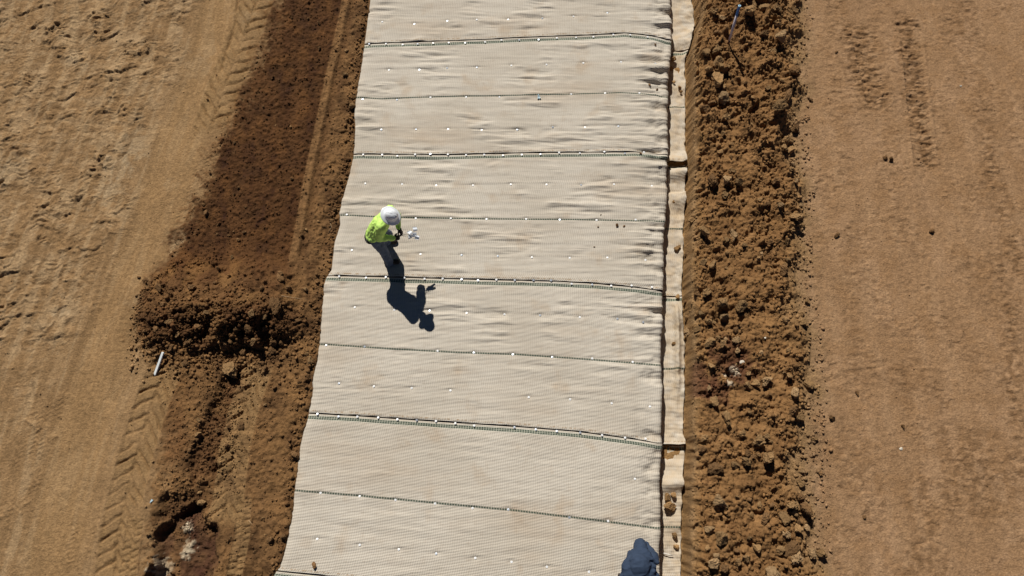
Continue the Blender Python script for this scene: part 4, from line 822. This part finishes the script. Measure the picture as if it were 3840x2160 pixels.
    blob("jeans", [('e', pel - spd * .02 - F * .01, (.185, .145, .13), T), ('c', hipR, knR, .108, .083), ('c', knR, anR + V((0, 0, .03)), .082, .070), ('c', anR + V((0, 0, .035)), anR + V((.01, 0, -.045)), .074, .080), ('c', hipL, knL, .105, .083), ('c', knL, anL + V((0, 0, .03)), .082, .070), ('c', anL + V((0, 0, .035)), anL + V((.01, 0, -.045)), .074, .080)],
         .009, JN, e, base, 3, (.008, 13, (1, 1, .8)))
    BT = mat("brown_boot_leather", (.075, .045, .026), .6, .35, .25, 20); SOL = mat("rubber_sole", (.035, .028, .022), .8, .2)
    for a, t in ((anR, toR), (anL, toL)):
        b = blob("boot", [('c', q[1], q[2], q[3], q[4]) for q in boot_parts(a, t)], .008, BT, e, base, 3)
        d = (t - a); d.z = 0; d.normalize(); f = V((a.x, a.y, zm + .022)); blob("sole", [('c', f - d * .045, f + d * .06, .05, .05), ('c', f + d * .05, f + d * .155, .052, .046)], .008, SOL, b, base, 2)
    GL = mat("black_glove", (.014, .011, .011), .75, .3)
    for w_, d_, u_, s_ in ((wrR, dR, upR, sR), (wrL, dL, upL, sL)):
        blob("glove", [('c', w_ - d_ * .035, w_ + d_ * .02, .040, .038)] + hand_parts(w_, d_, u_, s_, 1.28), .0055, GL, e, base, 1)
    # full brim hard hat
    HW = mat("white_hard_hat", (.80, .83, .86), .28, .5); bm = bmesh.new(); n = 48
    prof = [(.205, -.012), (.207, -.006), (.203, 0), (.185, .004), (.155, .012), (.138, .022), (.132, .035), (.131, .06), (.124, .09), (.107, .118), (.082, .138), (.05, .150), (.02, .154)]; inner = [(.200, -.010), (.150, .004), (.122, .02), (.118, .06), (.10, .11), (.05, .138), (.01, .142)]
    def ringset(pr, lift):
        rs = []
        for r, z in pr:
            ring = []
            for k in range(n):
                a = 2 * math.pi * k / n; x, y = math.cos(a), math.sin(a); rr = r * .80
                rid = 0
                if .02 < r < .136 and z > .05:
                    lx = abs(x * rr); rid = .007 * max(0, 1 - (lx / .016) ** 2) + .005 * max(0, 1 - ((lx - .045) / .013) ** 2)
                ring.append(bm.verts.new((x * rr * .94, y * rr * 1.06 + (.012 if r > .15 and y > 0 else 0) * y, z + rid + lift)))
            rs.append(ring)
        return rs
    ro = ringset(prof, 0); ri = ringset(inner, 0)
    for rs in (ro, ri):
        for A, B in zip(rs, rs[1:]):
            for k in range(n): bm.faces.new((A[k], A[(k + 1) % n], B[(k + 1) % n], B[k]))
        bm.faces.new(rs[-1])
    for k in range(n): bm.faces.new((ro[0][k], ri[0][k], ri[0][(k + 1) % n], ro[0][(k + 1) % n]))
    hc = hd + hU * .045
    hatF = (F * .86 + V((0, 0, -.50))).normalized(); hatU = (F * .50 + V((0, 0, .86))).normalized(); QM = Matrix((hatF.cross(hatU), hatF, hatU)).transposed()
    for v in bm.verts: v.co = QM @ v.co + hc - base
    bmesh.ops.recalc_face_normals(bm, faces=bm.faces); me = bpy.data.meshes.new("hard_hat"); bm.to_mesh(me); bm.free(); me.polygons.foreach_set("use_smooth", [True] * len(me.polygons)); hat = link("hard_hat", me, HW, e)
    # bundle of white flags held in both hands
    hp = (wrR + dR * .10 + wrL + dL * .10) / 2; fl = empty("flag_bundle", hp); tag(fl, "bundle of white plastic flags on wires held in the worker's black gloves", "flags")
    MF = mat("white_flag_plastic", (.78, .82, .88), .35, .5); MWI = mat("grey_wire", (.35, .33, .3), .4, .5, metal=.6)
    tg = [V3(1530, 868, .86), V3(1535, 880, .84), V3(1551, 874, .86), V3(1550, 888, .83), V3(1560, 897, .80), V3(1556, 868, .84)]
    for k, t in enumerate(tg):
        dv = (t - hp); link("wire", tube([-dv * .55, dv * .5, dv * 1.05], .0018, 5), MWI, fl)
        bm = bmesh.new(); m_ = 6; a = dv.normalized(); b = a.cross(V((.2, .3, 1))).normalized(); b = (b * math.cos(k * .7) + a.cross(b) * math.sin(k * .9)).normalized(); c = a.cross(b); g_ = []
        for j in range(m_):
            for i in range(m_): g_.append(bm.verts.new(dv + a * (i / (m_ - 1) - .3) * .075 + b * (j / (m_ - 1)) * .085 * (1 - .2 * (i / 5)) + c * .012 * math.sin(j * 1.3 + k)))
        for j in range(m_ - 1):
            for i in range(m_ - 1): bm.faces.new((g_[j * m_ + i], g_[j * m_ + i + 1], g_[(j + 1) * m_ + i + 1], g_[(j + 1) * m_ + i]))
        me = bpy.data.meshes.new("flag"); bm.to_mesh(me); bm.free(); o = link("flag", me, MF, fl); md = o.modifiers.new("t", 'SOLIDIFY'); md.thickness = .0012
worker1()
def worker2():
    zm = .03; NV = mat("navy_shirt", (.036, .054, .092), .88, .15, .15, 10, .002, 80); TR = mat("dark_trousers", (.02, .022, .03), .85, .1)
    neck = V3(2404, 2062, 1.03); hd = V3(2400, 2052, .93); shL = V3(2366, 2092, 1.06); shR = V3(2446, 2096, 1.04); mid = V3(2398, 2120, 1.16); pel = V3(2398, 2190, 1.02)
    base = V((pel.x, pel.y - .1, zm)); e = empty("person", base); tag(e, "person in navy blue top bent double at the photo's bottom edge, back turned up", "person")
    elL = V((shL.x - .04, shL.y - .10, .78)); elR = V((shR.x + .08, shR.y + .03, .80)); wrL = V((elL.x + .12, elL.y + .12, .56)); wrR = V((elR.x - .08, elR.y + .14, .58))
    hipL = pel + V((-.09, 0, -.05)); hipR = pel + V((.09, 0, -.05)); knL = V((hipL.x - .05, hipL.y + .02, .52)); knR = V((hipR.x + .05, hipR.y + .02, .52)); anL = V((knL.x, knL.y - .16, .13)); anR = V((knR.x, knR.y - .16, .13))
    X_ = V((1, 0, 0)); hF = V((0, .35, -.94)).normalized(); hU = V((0, .94, .35)).normalized(); HM = Matrix((X_, hF, hU)).transposed(); sp = (mid - pel).normalized()
    hdir = V((0, .3, -1)).normalized()
    parts = [('c', pel, mid, .13, .13), ('c', mid, neck, .13, .06), ('c', neck, hd, .055, .055), ('e', hd, (.075, .095, .11), HM), ('c', hd + hF * .09, hd + hF * .108 - hU * .02, .01, .013), ('e', hd + X_ * .076, (.012, .02, .03), HM), ('e', hd - X_ * .076, (.012, .02, .03), HM), ('c', shL, shR, .065, .065),
        ('c', shL, elL, .05, .04), ('c', elL, wrL, .04, .028), ('c', shR, elR, .05, .04), ('c', elR, wrR, .04, .028), ('c', hipL, knL, .085, .057), ('c', knL, anL, .055, .038), ('c', hipR, knR, .085, .057), ('c', knR, anR, .055, .038)]
    for a in (anL, anR): parts += [('c', a, V((a.x, a.y, .085)), .036, .038), ('c', V((a.x, a.y, .085)), V((a.x, a.y + .15, .075)), .036, .028)]
    parts += hand_parts(wrL, hdir, V((-.3, .8, .2)), V((.9, 0, 0)), .95, .6) + hand_parts(wrR, hdir, V((.3, .8, .2)), V((-.9, 0, 0)), .95, .6)
    blob("body", parts, .009, SKIN, e, base, 3)
    hem = V3(2398, 2150, 1.10)
    blob("hooded_top", [('c', hem, mid, .17, .17), ('e', (mid + neck) / 2 - V((0, .04, .01)), (.19, .19, .13)), ('e', (mid + hem) / 2 + V((-.01, -.02, -.02)), (.255, .24, .15)), ('e', hem + V((0, -.04, -.02)), (.29, .17, .13)), ('c', shL + V((.04, -.03, 0)), shR + V((-.03, -.03, 0)), .09, .088), ('c', neck, hd + V((0, -.01, .03)), .10, .10), ('e', hd + hU * .01 - hF * .012, (.100, .108, .118), HM),
        ('c', shL + V((.03, 0, 0)), elL + V((.05, -.05, 0)), .085, .066), ('c', elL + V((.05, -.05, 0)), wrL, .062, .046), ('c', shR, elR + V((-.02, 0, 0)), .092, .07), ('c', elR + V((-.02, 0, 0)), wrR, .066, .046),
        ('c', hem + V((-.16, .10, .115)), hem + V((.19, .04, .085)), .020, .032), ('c', hem + V((-.06, .20, .115)), hem + V((.21, .10, .07)), .016, .028), ('c', hem + V((-.22, .0, .02)), hem + V((.10, -.02, .10)), .018, .026), ('c', mid + V((.10, .12, .05)), shR + V((.05, -.04, .07)), .018, .03)], .008, NV, e, base, 2, (.013, 6, (.5, 1.6, 1)))
    blob("trousers", [('e', pel - V((0, .02, .03)), (.18, .14, .13)), ('c', hipL, knL, .105, .08), ('c', knL, anL + V((0, 0, -.03)), .08, .075), ('c', hipR, knR, .105, .08), ('c', knR, anR + V((0, 0, -.03)), .08, .075)], .010, TR, e, base, 3, (.008, 12, (1, 1, 1)))
    BT = mat("dark_boot_leather", (.04, .028, .02), .6, .3)
    for a in (anL, anR): blob("boot", [('c', q[1], q[2], q[3], q[4]) for q in boot_parts(a, a + V((0, .2, 0)))], .009, BT, e, base, 3)
worker2()
